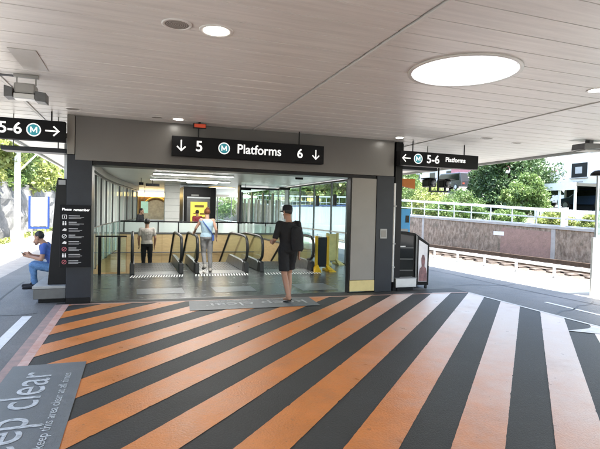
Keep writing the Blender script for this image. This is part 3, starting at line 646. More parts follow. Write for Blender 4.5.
lg = glazed_wall('glass_wall', 'curving glass wall with dark fins on the left side of the escalator hall', left_pts, 2.5, [(on_left(y)+.02, y) for y in (10.2, 11.2, 12.4, 13.7, 15.2, 16.6, 18.2, 20, 22, 24, 25.8)], glass_f, rail=1.12, fin=.06, finm=steel_d)
for y in (11.8, 13.0, 14.4, 15.9, 17.4, 19.1, 21, 23): MB().box(on_left(y)-.0, y-.04, .05, on_left(y)+.06, y+.04, 2.5).build('white_fin', whitem, lg)
m = MB()
for (a, b) in zip(left_pts[:-1], left_pts[1:]): m.prism([(a[0]-.05, a[1], 2.562), (b[0]-.05, b[1], 2.562), (b[0]-.05, b[1], HZ-.002), (a[0]-.05, a[1], HZ-.002)], (.14, 0, 0))
m.build('bulkhead', taupe2, lg)
m = MB()
for (a, b) in zip(left_pts[:-1], left_pts[1:]): m.prism([(a[0]+.0, a[1], .055), (b[0]+.0, b[1], .055), (b[0]+.0, b[1], 1.1), (a[0]+.0, a[1], 1.1)], (.012, 0, 0))
for v in range(len(m.v)): m.v[v] = (m.v[v][0]+.03, *m.v[v][1:])
m.build('lower_pane', glass_b, lg)

# escalator well
well = thing('escalator_well', 'timber lined escalator well with a glass balustrade along its far edge', 'stairwell', (2, 16, 0))
MB().box(-1.3, VY1, -5, VX1+1.7, VY1+.16, .62).build('far_wall', woodm, well)
MB().prism([(-1.06, VY0, -5), (-1.06, VY1, -5), (-1.06, VY1, -.01), (-1.06, VY0, -.01)], (-.12, 0, 0)).build('side_wall', woodm, well)
MB().box(VX1, VY0+.6, -5, VX1+.12, VY1-.002, .5).build('side_wall', woodm, well)
MB().box(-1.06, VY0-.1, -5, VX1, VY0-.004, -.004).build('near_wall', greym, well)
MB().box(-1.06, VY0, -5.1, VX1, VY1+8, -5.0).build('lower_floor', tile, well)
for x in np.arange(-.3, 6.6, 1.35): MB().box(x, VY1-.006, -3, x+.012, VY1-.001, .6).build('panel_joint', brownm, well)
MB().tube([(-1.0, VY1-.08, -.12), (6.4, VY1-.08, -.12)], .022, 8).build('wall_rail', steel_d, well)
MB().box(-1.3, VY1-.03, .622, 6.45, VY1+.2, .68).build('capping', steel_d, well)
MB().box(-.9, VY1+.06, .69, 6.4, VY1+.075, 1.08).build('balustrade_glass', glass_f, well)
MB().tube([(-.9, VY1+.07, 1.12), (6.4, VY1+.07, 1.12)], .028, 8).build('balustrade_rail', blackm, well)
for x in (-.4, .9, 1.7, 3.3, 4.2, 5.4): MB().box(x-.02, VY1+.04, .681, x+.02, VY1+.10, 1.1).build('balustrade_post', blackm, well)
MB().box(VX1+.05, VY0+.6, .55, VX1+.062, VY1, 1.05).build('balustrade_glass', glass_t, well)
MB().box(VX1, VY0+.6, .502, VX1+.12, VY1-.03, .548).build('capping', steel_d, well)

# glass barrier left of the escalators
o = thing('glass_barrier', 'short glass barrier with black posts left of the escalators', 'barrier', (-.55, 12.5, 0))
for x in (-.80, -.36): MB().box(x-.035, 12.46, 0, x+.035, 12.52, .92).build('post', blackm, o)
MB().box(-.9, 12.465, .925, -.18, 12.515, .96).build('rail', blackm, o)
MB().box(-.76, 12.485, .06, -.40, 12.495, .9).build('glass_panel', glass_t, o); MB().box(-.32, 12.485, .06, -.2, 12.495, .9).build('glass_panel', glass_t, o)

# escalators
S30 = math.tan(R(31)); YF = 14.7
def esc_z(y): return 0 if y < YF else -(y-YF)*S30
def handrail_path(x, dz=0):
    p = [(x, 12.75, .30), (x, 12.5, .33), (x, 12.36, .42), (x, 12.30, .58), (x, 12.31, .74), (x, 12.38, .87), (x, 12.52, .945), (x, 12.8, .96), (x, YF-.3, .96), (x, YF+.1, .92)]
    for y in (15.5, 17, 18.5, 19.85): p.append((x, y, .92-(y-YF-.1)*S30))
    return p
def escalator(x0, x1, label):
    t = thing('escalator', label, 'escalator', ((x0+x1)/2, 12.4, 0), 0, 'escalators going down from the hall')
    for x in (x0+.07, x1-.07):
        b = MB()
        prof = [(12.45, .02), (12.40, .45), (12.40, .8), (12.52, .92), (YF-.3, .93), (YF+.1, .88), (19.9, .88-(19.8-YF)*S30), (19.9, .0-(19.8-YF)*S30), (YF+.1, .02)]
        b.prism([(x-.006, y, z) for y, z in prof], (.012, 0, 0)); bo = b.build('balustrade', glass_t, t)
        MB().tube(handrail_path(x), .035, 10, flat=1.1).build('handrail', black_r, bo, True)
        sk_ = MB().prism([(x-.05, 12.36, 0), (x-.05, 12.36, .16), (x-.05, 12.8, .28), (x-.05, YF, .28), (x-.05, 19.9, .28-(19.9-YF)*S30), (x-.05, 19.9, -.05-(19.9-YF)*S30), (x-.05, YF, 0)], (.1, 0, 0)).build('skirt', steel_m, t, bevel=.01)
        MB().prism([(x-.056, 12.32, 0), (x-.056, 12.36, .27), (x-.056, 12.6, .29), (x-.056, 12.7, 0)], (.112, 0, 0)).build('newel_base', black_r, t, bevel=.02)
    st = MB(); xi, xo = x0+.13, x1-.13
    y = 12.95
    while y < 19.8:
        z = .0
        z = -max(0, (y-YF))*S30
        st.box(xi, y, z-.35, xo, y+.395, z+.005)
        nr = 14
        for r in range(nr): xx = xi+(xo-xi)*(r+.25)/nr; st.box(xx, y+.01, z+.0052, xx+(xo-xi)/nr*.5, y+.385, z+.013)
        y += .40
    st.build('steps', steel_d, t)
    MB().box(xi, 12.2, .003, xo, 12.94, .012).build('comb_plate', steel_m, t)
    cm = MB()
    for r in range(24): xx = xi+(xo-xi)*r/24; cm.box(xx, 12.86, .0122, xx+.02, 12.94, .02)
    cm.build('comb_teeth', steel_d, t)
    return t
escalator(-.12, 1.20, 'left escalator with a man in a pale shirt riding down')
escalator(1.46, 2.90, 'middle escalator with a woman in pale blue stepping on')
escalator(3.18, 4.78, 'right escalator, empty, next to the yellow barrier')
for xa, xb in ((1.205, 1.455), (2.905, 3.175)):
    o = MB().box(xa, VY0, -.3, xb, 14.7, -.002).build('deck', tile, well)
# yellow barrier
def barrier(x, y, h, label, m, dark=True):
    o = thing('folding_barrier', label, 'barrier', (x, y, 0), 0, 'yellow barriers by the right glass wall')
    for dx in (-.17, .17): MB().box(x+dx-.035, y-.04, .06, x+dx+.035, y+.04, h).build('upright', m, o, bevel=.008)
    MB().box(x-.134, y-.025, .12, x+.134, y+.03, h-.03).build('centre_panel', darkcol if dark else m, o)
    for sx in (-1, 1):
        MB().prism([(x+sx*.12, y-.3, 0), (x+sx*.33, y-.3, 0), (x+sx*.22, y, .14), (x+sx*.12, y, .2)], (0, .06, 0)).build('foot', m, o)
        MB().box(x+sx*.17-.05, y-.28, 0, x+sx*.17+.05, y+.25, .058).build('base', m, o, bevel=.01)
    return o
barrier(4.98, 12.35, .98, 'folded yellow and black barrier standing right of the escalators', yel)
barrier(5.95, 13.9, 1.0, 'pale yellow barrier folded up against the right glass wall', mat('pale_yellow', (.6, .5, .2), .5), False)

# lift
L = thing('lift', 'black framed lift with a yellow poster beyond the escalator well', 'lift', (2.55, 21, 0))
MB().box(1.98, 21.0, 0, 2.12, 23, HZ-.12).build('side_frame', blackm, L); MB().box(3.12, 21.0, 0, 3.36, 23, HZ-.12).build('side_frame', blackm, L)
MB().box(2.122, 21.0, 2.2, 3.118, 22.9, HZ-.12).build('header', blackm, L); MB().box(2.3, 20.992, 2.23, 2.62, 20.998, 2.3).build('display', greym, L)
MB().box(2.122, 20.994, 2.13, 3.118, 21.1, 2.196).build('trim', galv, L)
MB().box(2.122, 21.06, 0, 3.118, 21.12, 2.128).build('door', steel_d, L)
MB().box(1.955, 20.97, 0, 1.978, 21.0, 2.5).build('edge_trim', whitem, L); MB().box(3.362, 20.97, 0, 3.385, 21.0, 2.5).build('edge_trim', whitem, L)
p = MB().box(2.28, 21.03, .6, 3.0, 21.058, 1.98).build('poster', postery, L)
pm = mat('poster_print', (.2, .12, .03), .6)
for (x0, z0, x1, z1) in ((2.45, 1.74, 2.85, 1.84), (2.4, 1.45, 2.62, 1.5), (2.68, 1.42, 2.9, 1.5), (2.38, 1.3, 2.55, 1.37), (2.7, 1.25, 2.92, 1.33)): MB().box(x0, 21.024, z0, x1, 21.0295, z1).build('print_block', pm, p)
# white column
o = thing('column', 'square white tiled column left of the lift', 'column', (1.5, 21.3, 0))
MB().box(1.2, 21.1, 0, 1.82, 21.6, HZ-.003).build('shaft', whitem, o)
for z in np.arange(.4, 2.7, .28): MB().box(1.198, 21.096, z, 1.822, 21.0995, z+.012).build('tile_joint', greym, o)
# fin screen
o = thing('fin_screen', 'glass screen with upright metal fins right of the lift', 'screen', (5.3, 20.5, 0))
fx = np.arange(4.42, 6.3, .16)
for i, x in enumerate(fx): MB().box(x-.03, 20.4+.12*(i % 2), .0, x+.03, 20.62+.12*(i % 2), 2.15 if i % 3 else 2.45).build('fin', [steel_d, galv, whitem][i % 3], o)
MB().box(4.35, 20.8, 0, 6.32, 20.815, 2.6).build('glass_panel', glass_t, o); MB().box(4.35, 20.76, 2.602, 6.32, 20.84, 2.68).build('head_rail', darkcol, o)
MB().box(4.27, 20.3, 0, 4.345, 20.7, HZ-.003).build('post', darkcol, o)
o = thing('glass_post', 'slim dark post with a bracket beside the man in black', 'post', (6.05, 19.5, 0))
MB().box(5.95, 19.0, .0, 6.07, 19.1, 2.6).build('shaft', galv, o); MB().box(5.7, 18.98, 2.55, 6.15, 19.12, 2.66).build('cap', blackm, o)
# far wall with shopfront and window
fw = thing('far_wall', 'pale end wall of the hall with a wide window', 'wall', (2.7, 34, 0))
MB().box(-3.5, 34.2, 0, -1.3, 34.4, HZ).box(3.0, 34.2, 0, 3.6, 34.4, HZ).box(3.6, 34.2, 0, 8.5, 34.4, .75).box(3.6, 34.2, 2.6, 8.5, 34.4, HZ).build('wall', wallw, fw)
MB().box(3.6, 34.28, .75, 8.5, 34.3, 2.6).build('window_pane', glass_t, fw)
for x in (4.6, 5.6, 6.6): MB().box(x, 34.24, .75, x+.05, 34.34, 2.6).build('window_frame', steel_d, fw)
sf = thing('shopfront', 'brown timber shopfront with gilt arch at the far left of the hall', 'shopfront', (.6, 30, 0))
MB().box(-1.6, 30.0, 0, 2.4, 30.2, 2.6).build('panelling', brownm, sf)
arc = [(1.2+.85*math.cos(a), 29.97, 1.35+.95*math.sin(a)) for a in np.linspace(-.15, PI+.15, 20)]
MB().tube(arc, .06, 8).build('arch', goldm, sf, True)
MB().lathe([(.0001, 0), (.78, 0)], (1.2, 29.985, 1.38), 32, 'y').build('recess', mat('dim_recess', (.42, .36, .26), .6, col2=(.66, .6, .45), scale=4), sf)
MB().box(-1.5, 29.9, 2.35, 2.3, 29.98, 2.58).build('cornice', covem, sf)
for x in (-1.3, -.75, -.2, .1, 2.15): MB().box(x, 29.93, 0, x+.09, 29.995, 2.34).build('pilaster', goldm, sf)
MB().box(-1.4, 29.2, 0, 2.2, 29.6, 1.0).build('counter', whitem, sf)
o = thing('green_notice', 'pale green notice hanging over the far balustrade at left', 'notice', (.3, 24, 1.6))
MB().box(.27, 24, 1.42, .60, 24.04, 1.98).build('plate', mat('pale_green', (.45, .62, .5), .5, emit=(.6, 1, .75), estr=.08), o); MB().tube([(.43, 24.02, 1.98), (.43, 24.02, HZ)], .01, 6).build('hanger_rod', greym, o)
# ================================================================== PEOPLE
DJ = dict(pelvis=(0, 0, .95), waist=(0, .005, 1.08), chest=(0, 0, 1.27), neck=(0, -.01, 1.46), head=(0, .02, 1.63),
          shR=(.185, -.01, 1.415), elR=(.225, -.04, 1.13), wrR=(.225, .03, .885), shL=(-.185, -.01, 1.415), elL=(-.225, -.04, 1.13), wrL=(-.225, .03, .885),
          hipR=(.09, 0, .92), knR=(.10, .02, .50), anR=(.10, -.03, .085), toeR=(.12, .13, .03),
          hipL=(-.09, 0, .92), knL=(-.10, .02, .50), anL=(-.10, -.03, .085), toeL=(-.12, .13, .03))
def fused(mb, name, m, parent, vox, it=4, xf=None):
    me = mb.mesh(name+'_raw', m); tmp = bpy.data.objects.new(name+'_tmp', me); C.objects.link(tmp)
    r = tmp.modifiers.new('remesh', 'REMESH'); r.mode = 'VOXEL'; r.voxel_size = vox; r.use_smooth_shade = True
    s_ = tmp.modifiers.new('smooth', 'SMOOTH'); s_.factor = .5; s_.iterations = it
    if name in ('shirt', 'shorts', 'trousers', 'bag_body'):
        tx = bpy.data.textures.get('folds') or bpy.data.textures.new('folds', 'CLOUDS'); tx.noise_scale = .11; tx.noise_depth = 2
        dm = tmp.modifiers.new('folds', 'DISPLACE'); dm.texture = tx; dm.strength = .022; dm.mid_level = .5; dm.texture_coords = 'LOCAL'
    dg = bpy.context.evaluated_depsgraph_get(); out = bpy.data.meshes.new_from_object(tmp.evaluated_get(dg)); bpy.data.objects.remove(tmp)
    out.materials.clear(); out.materials.append(m)
    if xf is not None: out.transform(xf)
    out.polygons.foreach_set('use_smooth', [True]*len(out.polygons))
    o = bpy.data.objects.new(name, out); C.objects.link(o)
    if parent: o.parent = parent; o.matrix_parent_inverse = parent.matrix_basis.inverted()
    return o
def person(label, loc, rz, height, J=None, skin='skin', top=None, bottom=None, hair=None, hat=None, shoes=None, sleeve=.45, short=False, group=None, female=False, bun=False, longhair=False, beard=False):
    j = {k: Vector(v) for k, v in DJ.items()}
    for k, v in (J or {}).items(): j[k] = Vector(v)
    if female:
        for s_ in 'LR': j['sh'+s_].x *= .9
    X = Matrix.Translation(loc) @ Matrix.Rotation(rz, 4, 'Z') @ Matrix.Scale(height/1.75, 4)
    b = MB()
    pv_, wa, ch, ne, he = j['pelvis'], j['waist'], j['chest'], j['neck'], j['head']
    w_ = .9 if female else 1.0
    lean = (ne-pv_)
    def torso(b, g_, lo, hi):
        rings = [((pv_-lean*.16), .10, .09), (pv_-lean*.08, .155, .12), (pv_, .17*(1.06 if female else 1), .125), (pv_.lerp(wa, .6), .155, .115), (wa, .142*w_, .105), (wa.lerp(ch, .5), .155*w_, .115), (ch, .172*w_, .122), (ch.lerp(ne, .45), .178*w_, .11), (ch.lerp(ne, .75), .15*w_, .088), (ch.lerp(ne, .95), .08, .068), (ne, .058, .06)]
        b.loft([(c, rx+g_, ry+g_) for c, rx, ry in rings[lo:hi]])
    torso(b, 0, 0, 11)
    b.cap(ne-(he-ne)*.1, he-(he-ne)*.3, .058, .056)
    # head: skull, jaw, nose, ears, brows
    fd = Vector(J['face']).normalized() if J and 'face' in J else Vector((0, 1, 0)); rt = fd.cross(Vector((0, 0, 1))).normalized()
    b.ell(he+Vector((0, 0, .025))-fd*.012, .078, .092, .10); b.cap(he-Vector((0, 0, .055))+fd*.02, he-Vector((0, 0, .078))+fd*.045, .056, .036)
    b.cap(he+fd*.085+Vector((0, 0, .012)), he+fd*.108-Vector((0, 0, .018)), .011, .015, 8)
    b.cap(he+fd*.082-rt*.02-Vector((0, 0, .05)), he+fd*.082+rt*.02-Vector((0, 0, .05)), .009, .009, 8)
    for sg in (1, -1): b.cap(he+rt*.078*sg+Vector((0, 0, .025)), he+rt*.074*sg-Vector((0, 0, .022)), .017, .012, 8)
    for s_ in 'RL':
        sg = 1 if s_ == 'R' else -1
        sh, el, wr = j['sh'+s_], j['el'+s_], j['wr'+s_]
        b.cap(ch.lerp(ne, .55), sh, .075, .06); b.cap(sh, el, .055*w_, .04*w_); b.cap(el, wr, .042*w_, .027)
        # hand: palm, four fingers, thumb
        d = j.get('hd'+s_); d = (d if d is not None else (wr-el)).normalized()
        side = d.cross(Vector((0, 1, 0)));  side = side if side.length > .2 else d.cross(Vector((0, 0, 1))); side.normalize()
        thumbdir = Vector((0, 1, 0)) if abs(d.y) < .7 else Vector((0, 0, 1)); thumbdir = (thumbdir-d*thumbdir.dot(d)).normalized(); nrm = d.cross(thumbdir)*(-sg)
        for q in (-.026, -.009, .009, .026): b.cap(wr+thumbdir*q*.7+d*.01, wr+d*.09+thumbdir*q*1.15, .016, .0135, 8)
        for q, L in ((-.03, .055), (-.01, .07), (.01, .078), (.03, .066)):
            k0 = wr+d*.092+thumbdir*q; k1 = k0+d*L*.5-nrm*.008+thumbdir*q*.12; k2 = k1+d*L*.42-nrm*.022
            b.cap(k0, k1, .0098, .009, 8); b.cap(k1, k2, .009, .0075, 8)
        t0 = wr+d*.03+thumbdir*.022; t1 = t0+d*.035+thumbdir*.03-nrm*.008; b.cap(t0, t1, .014, .011, 8); b.cap(t1, t1+d*.032+thumbdir*.008, .011, .009, 8)
        hp, kn, an, to = j['hip'+s_], j['kn'+s_], j['an'+s_], j['toe'+s_]
        b.cap(hp, kn, .088, .055); b.cap(kn, kn.lerp(an, .35), .054, .056); b.cap(kn.lerp(an, .3), an, .057, .037)
        heel = an-(to-an)*.22; heel.z = an.z-.05; b.cap(heel, to, .036, .03); b.cap(an, heel.lerp(to, .4), .038, .034)
        if not shoes or shoes == 'sandal':
            for q in range(5):
                lat = (to-an).cross(Vector((0, 0, 1))).normalized()*sg; f = (to-an).normalized(); tq = to+lat*(-.026+.014*q)
                b.cap(tq, tq+f*(.042-.005*q), .011-.001*q, .009-.001*q, 8)
    body = fused(b, 'person', MATS[skin], None, .0085, 3, X)
    tag(body, label, 'person', group)
    # eyes
    for sg in (1, -1):
        e = MB().ell(he+fd*.080+rt*.03*sg+Vector((0, 0, .02)), .012, .008, .007, 8); me = e.mesh('eye', eyem, True); me.transform(X)
        o = bpy.data.objects.new('eye', me); C.objects.link(o); o.parent = body
    if top:
        s_ = MB(); torso(s_, .02, 2, 10)
        for q in 'RL':
            sh, el, wr = j['sh'+q], j['el'+q], j['wr'+q]
            s_.cap(ch.lerp(ne, .5), sh, .082, .058 if female else .066)
            if sleeve > 0: e2 = sh.lerp(el, min(1, sleeve*1.0)) if sleeve <= 1 else el; s_.cap(sh, e2, .057 if female else .065, .06 if sleeve <= 1 else .055)
            if sleeve > 1: s_.cap(el, wr, .053, .04)
        fused(s_, 'shirt', MATS[top], body, .012, 4, X)
    if bottom:
        s_ = MB(); torso(s_, .018, 0, 4)
        for q in 'RL':
            hp, kn, an = j['hip'+q], j['kn'+q], j['an'+q]
            if short: s_.cap(hp, hp.lerp(kn, .5), .108, .094); s_.loft([(hp.lerp(kn, f), .094+.004*f, .096+.004*f) for f in (.86, .7, .5, .3)])
            else: s_.cap(hp, kn, .1, .07); s_.cap(kn, kn.lerp(an, .9), .07, .056)
        fused(s_, 'shorts' if short else 'trousers', MATS[bottom], body, .012, 4, X)
    if hair:
        s_ = MB(); s_.ell(he+Vector((0, 0, .038))-fd*.022, .087, .092, .1)
        if longhair: s_.cap(he-fd*.05, he-fd*.075-Vector((0, 0, .16)), .07, .05)
        if bun: s_.ell(he+Vector((0, 0, .12))-fd*.07, .045, .045, .045)
        if beard: s_.cap(he+fd*.05-Vector((0, 0, .07)), he+fd*.05-Vector((0, 0, .085)), .04, .03)
        fused(s_, 'hair', MATS[hair], body, .011, 3, X)
    if hat:
        s_ = MB(); c = he+Vector((0, 0, .075)); s_.loft([((c.x, c.y-.008, c.z-.03), .096, .108), ((c.x, c.y-.008, c.z+.02), .095, .105), ((c.x, c.y-.008, c.z+.06), .078, .088), ((c.x, c.y-.008, c.z+.075), .04, .045)])
        br = he+fd*.12+Vector((0, 0, .05)); s_.ell(br, .078, .075, .012, 8)
        fused(s_, 'cap', MATS[hat], body, .011, 3, X)
    if shoes:
        for q in 'RL':
            an, to = j['an'+q], j['toe'+q]; f = (to-an); heel = an-f*.28; heel.z = an.z-.055; s_ = MB(); fl = f.copy(); fl.normalize()
            if shoes == 'sandal':
                up = Vector((0, 0, 1)); a0 = heel-up*.028; a1 = to+fl*.05-up*.028; lat = fl.cross(up).normalized()
                s_.prism([a0-lat*.04, a0+lat*.04, a1+lat*.045, a1-lat*.045], up*-.018)
                me = s_.mesh('sandal', c_black); me.transform(X); o = bpy.data.objects.new('sandal', me); C.objects.link(o); o.parent = body
            else:
                s_.cap(heel, to+fl*.035, .048, .042); s_.cap(an-Vector((0, 0, .01)), heel.lerp(to, .45), .052, .044)
                fused(s_, 'shoe', MATS[shoes], body, .011, 2, X)
    return body
# man in black, walking away in mid stride
person('man in black tee, shorts and cap walking towards the escalators', (2.67, 8.30, .012), R(4), 1.74,
       dict(knR=(.08, .12, .50), anR=(.07, .06, .10), toeR=(.09, .21, .04), knL=(-.07, -.02, .49), anL=(-.06, -.22, .13), toeL=(-.08, -.09, .045), head=(-.015, .035, 1.625), face=(-.35, 1, -.25),
            elL=(-.27, -.02, 1.14), wrL=(-.235, .19, 1.05), hdL=(.2, 1, .15), elR=(.225, -.07, 1.14), wrR=(.215, -.03, .90)),
       'skin_tan', 'black_cloth', 'black_cloth', 'black_hair', 'black_cloth', 'sandal', .85, True)
o = thing('shoulder_bag', 'black soft bag slung on the back of the man in black', 'bag', (2.78, 8.15, 1.05), R(4))
s_ = MB(); s_.loft([((.12, -.165, .93), .10, .04), ((.12, -.17, 1.0), .12, .05), ((.11, -.165, 1.2), .12, .055), ((.10, -.145, 1.34), .10, .045), ((.09, -.13, 1.38), .05, .03)])
fused(s_, 'bag_body', c_black, o, .015, 4, Matrix.Translation((2.67, 8.30, .0)) @ Matrix.Rotation(R(4), 4, 'Z'))
s_ = MB().tube([(.16, -.13, 1.36), (.17, -.08, 1.45), (.15, .03, 1.475), (.13, .12, 1.40), (.14, .13, 1.25)], .014, 8, flat=1.6); me = s_.mesh('strap', c_black, True); me.transform(Matrix.Translation((2.67, 8.30, 0)) @ Matrix.Rotation(R(4), 4, 'Z'))
o2 = bpy.data.objects.new('strap', me); C.objects.link(o2); o2.parent = o; o2.matrix_parent_inverse = o.matrix_basis.inverted()
# woman stepping on the middle escalator
wl = (1.80, 12.62, .022)
wom = person('woman in pale blue sleeveless top and grey trousers holding the escalator handrail', wl, R(2), 1.66,
       dict(knR=(.10, .02, .50), anR=(.10, -.05, .085), toeR=(.12, .11, .03), knL=(-.07, .06, .50), anL=(-.07, -.16, .2), toeL=(-.08, -.02, .10), elL=(-.29, .06, 1.2), wrL=(-.30, .26, 1.06), hdL=(0, 1, -.1),
            elR=(.25, -.06, 1.16), wrR=(.28, .06, .95), hdR=(.1, .4, -1)), 'skin', 'pale_blue_cloth', 'grey_cloth', 'auburn_hair', None, 'beige_cloth', .05, False, female=True, bun=True)
o = thing('cross_strap', 'thin dark bag strap crossing the back of the woman in pale blue', 'strap', (1.8, 12.5, 1.2))
pts = [(-.13, -.06, 1.42), (-.10, -.115, 1.36), (-.02, -.145, 1.25), (.08, -.15, 1.12), (.16, -.10, 1.0)]
me = MB().tube(pts, .012, 8, flat=1.5).mesh('strap', c_navy, True); me.transform(Matrix.Translation(wl) @ Matrix.Scale(1.66/1.75, 4)); o2 = bpy.data.objects.new('strap', me); C.objects.link(o2); o2.parent = o; o2.matrix_parent_inverse = o.matrix_basis.inverted()
me = MB().box(.13, -.13, .86, .19, .06, 1.02).mesh('pouch', c_navy); me.transform(Matrix.Translation(wl) @ Matrix.Scale(1.66/1.75, 4)); o2 = bpy.data.objects.new('pouch', me); C.objects.link(o2); o2.parent = o; o2.matrix_parent_inverse = o.matrix_basis.inverted()
# man riding down the left escalator
yq = 15.35
person('black haired man in a pale grey shirt and dark trousers riding down the left escalator', (.36, yq, -(12.95+.4*int((yq-12.95)/.4)-14.7)*S30+.014), 0, 1.70,
       dict(elL=(-.25, -.02, 1.14), wrL=(-.235, .10, .92), elR=(.25, -.03, 1.14), wrR=(.235, .06, .90)), 'skin_tan', 'beige_cloth', 'black_cloth', 'black_hair', None, 'black_cloth', .6)
# person in maroon by the lift
person('person in a maroon shirt standing in front of the lift', (2.52, 20.62, 0), R(20), 1.62, dict(), 'skin_tan', 'maroon_cloth', 'charcoal_cloth', 'black_hair', None, 'black_cloth', .5)
# dark haired person beyond the well
person('dark haired person in a dark jacket beyond the far balustrade at left', (.22, 20.75, 0), R(-120), 1.66, dict(head=(.0, .06, 1.60), face=(.1, 1, -.4)), 'skin', 'charcoal_cloth', 'black_cloth', 'black_hair', None, 'black_cloth', 1.2, longhair=True)
# seated person on the bench, facing left, bent over a phone
SJ = dict(pelvis=(0, -.02, .12), waist=(0, .05, .25), chest=(0, .15, .42), neck=(0, .23, .585), head=(0, .33, .70), face=(0, .8, -.6),
          shR=(.175, .19, .55), elR=(.22, .24, .29), wrR=(.10, .46, .34), hdR=(-.35, .8, .3), shL=(-.175, .19, .55), elL=(-.22, .24, .29), wrL=(-.07, .46, .33), hdL=(.3, .8, .3),
          hipR=(.095, 0, .10), knR=(.13, .43, .16), anR=(.12, .43, -.215), toeR=(.14, .58, -.27), hipL=(-.095, 0, .10), knL=(-.14, .41, .16), anL=(-.14, .36, -.215), toeL=(-.16, .51, -.27))
person('person in blue shirt and jeans seated on the bench looking at a phone', (-1.50, 10.75, .30), R(90), 1.75, SJ, 'skin_tan', 'blue_cloth', 'denim', 'black_hair', None, 'black_cloth', .5, beard=True)
o = thing('phone', 'small dark phone held by the seated person in blue', 'phone', (-2.07, 10.75, .68))
MB().prism([(-2.04, 10.70, .665), (-2.04, 10.79, .665), (-2.13, 10.79, .72), (-2.13, 10.70, .72)], (-.006, 0, -.009)).build('case', blackm, o); MB().prism([(-2.044, 10.705, .669), (-2.044, 10.785, .669), (-2.126, 10.785, .719), (-2.126, 10.705, .719)], (.002, 0, .003)).build('screen', dkglass, o)
# ================================================================== OUTSIDE, RIGHT
def wtop(y): return .875+.0272*y
rw = thing('retaining_wall', 'long mottled stone retaining wall along the railway track', 'wall', (14.45, 12, 0))
m = MB()
ya, yb = -30, 110
m.prism([(14.45, ya, -.2), (14.45, yb, -.2), (14.45, yb, wtop(yb)), (14.45, ya, wtop(ya))], (.4, 0, 0)); m.build('masonry', stone, rw)
m = MB().prism([(14.41, ya, wtop(ya)+.002), (14.41, yb, wtop(yb)+.002), (14.41, yb, wtop(yb)+.10), (14.41, ya, wtop(ya)+.10)], (.48, 0, 0)).build('coping', concrete, rw)
MB().prism([(14.446, 13.35, .05), (14.446, 15.95, .08), (14.446, 15.9, 1.2), (14.446, 13.4, 1.12)], (.003, 0, 0)).build('paint_patch', pinkwall, rw)
MB().box(14.44, 15.75, .86, 14.447, 16.35, 1.02).build('number_plate', whitem, rw)
for y in (13.2, 21.5, 9.5): MB().prism([(14.43, y, -.1), (14.43, y+.18, -.1), (14.43, y+.18, wtop(y)), (14.43, y, wtop(y))], (.019, 0, 0)).build('pilaster', concrete, rw)
fe = thing('fence', 'pale metal rail fence on top of the stone retaining wall', 'fence', (14.6, 14, 1.3))
def ftop(y): return 1.9+.05*(y-11.94) if y < 30 else 2.803+.03*(y-30)
m = MB()
for a, b in ((0, 30), (30, 80)):
    for f, th in ((1, .11), (.5, .05), (.06, .04)):
        z0 = lambda y: wtop(y)+.1+(ftop(y)-wtop(y)-.1)*f
        MB().prism([(14.57, a+.001, z0(a)-th), (14.57, b-.001, z0(b)-th), (14.57, b-.001, z0(b)), (14.57, a+.001, z0(a))], (.07, 0, 0)).build('rail', whitem if f == 1 else galv, fe)
y = .5; n = 0
while y < 60:
    thick = abs(y-13.4) < .6
    wd = .16 if thick else .045
    MB().box(14.59-(.06 if thick else 0), y-wd/2, wtop(y)+.1, 14.62+(.08 if thick else 0), y+wd/2, ftop(y)-.072+(.14 if thick else 0)).build('post', whitem if thick else galv, fe); y += 1.25; n += 1
# guard rail
gr = thing('guard_rail', 'low galvanised rail on short posts along the platform edge', 'guard rail', (10.9, 12, 0))
MB().box(10.86, -5, .285, 10.95, 70, .37).build('rail', galv, gr, bevel=.01)
y = .3
while y < 60: MB().box(10.88, y-.035, 0, 10.93, y+.035, .284).build('post', galv, gr); y += 1.38
# track
tr = thing('railway_track', 'rusty railway track on brown ballast below the stone wall', 'track', (12.9, 12, 0))
for x in (12.15, 13.6): MB().box(x-.035, -40, .10, x+.035, 150, .22).box(x-.07, -40, .08, x+.07, 150, .099).build('rail', rust, tr)
sl = MB(); y = -10
while y < 80: sl.box(11.75, y, -.08, 14.0, y+.23, .03); y += .65
sl = sl.build('sleepers', timber, tr)
# rising ground and street beyond the wall
def tz(x, y): return wtop(y)-.05+(.045+.08*min(1, max(0, (y-32)/12)))*max(0, min(x-14.85, 26))
m = MB(); xs = [14.85, 20, 28, 40.85, 260]; yy = [-40, 0, 32, 36, 40, 44, 60, 120]
for i in range(len(xs)-1):
    for k in range(len(yy)-1):
        m.sheet([(xs[i], yy[k], tz(xs[i], yy[k])), (xs[i+1], yy[k], tz(xs[i+1], yy[k])), (xs[i+1], yy[k+1], tz(xs[i+1], yy[k+1])), (xs[i], yy[k+1], tz(xs[i], yy[k+1]))])
struct('hill', m, soil)
sr = MB()
for a, b in zip(yy[:-1], yy[1:]): sr.sheet([(31, a, tz(31, a)+.03), (36, a, tz(36, a)+.03), (36, b, tz(36, b)+.03), (31, b, tz(31, b)+.03)])
struct('road', sr, asphalt_old)

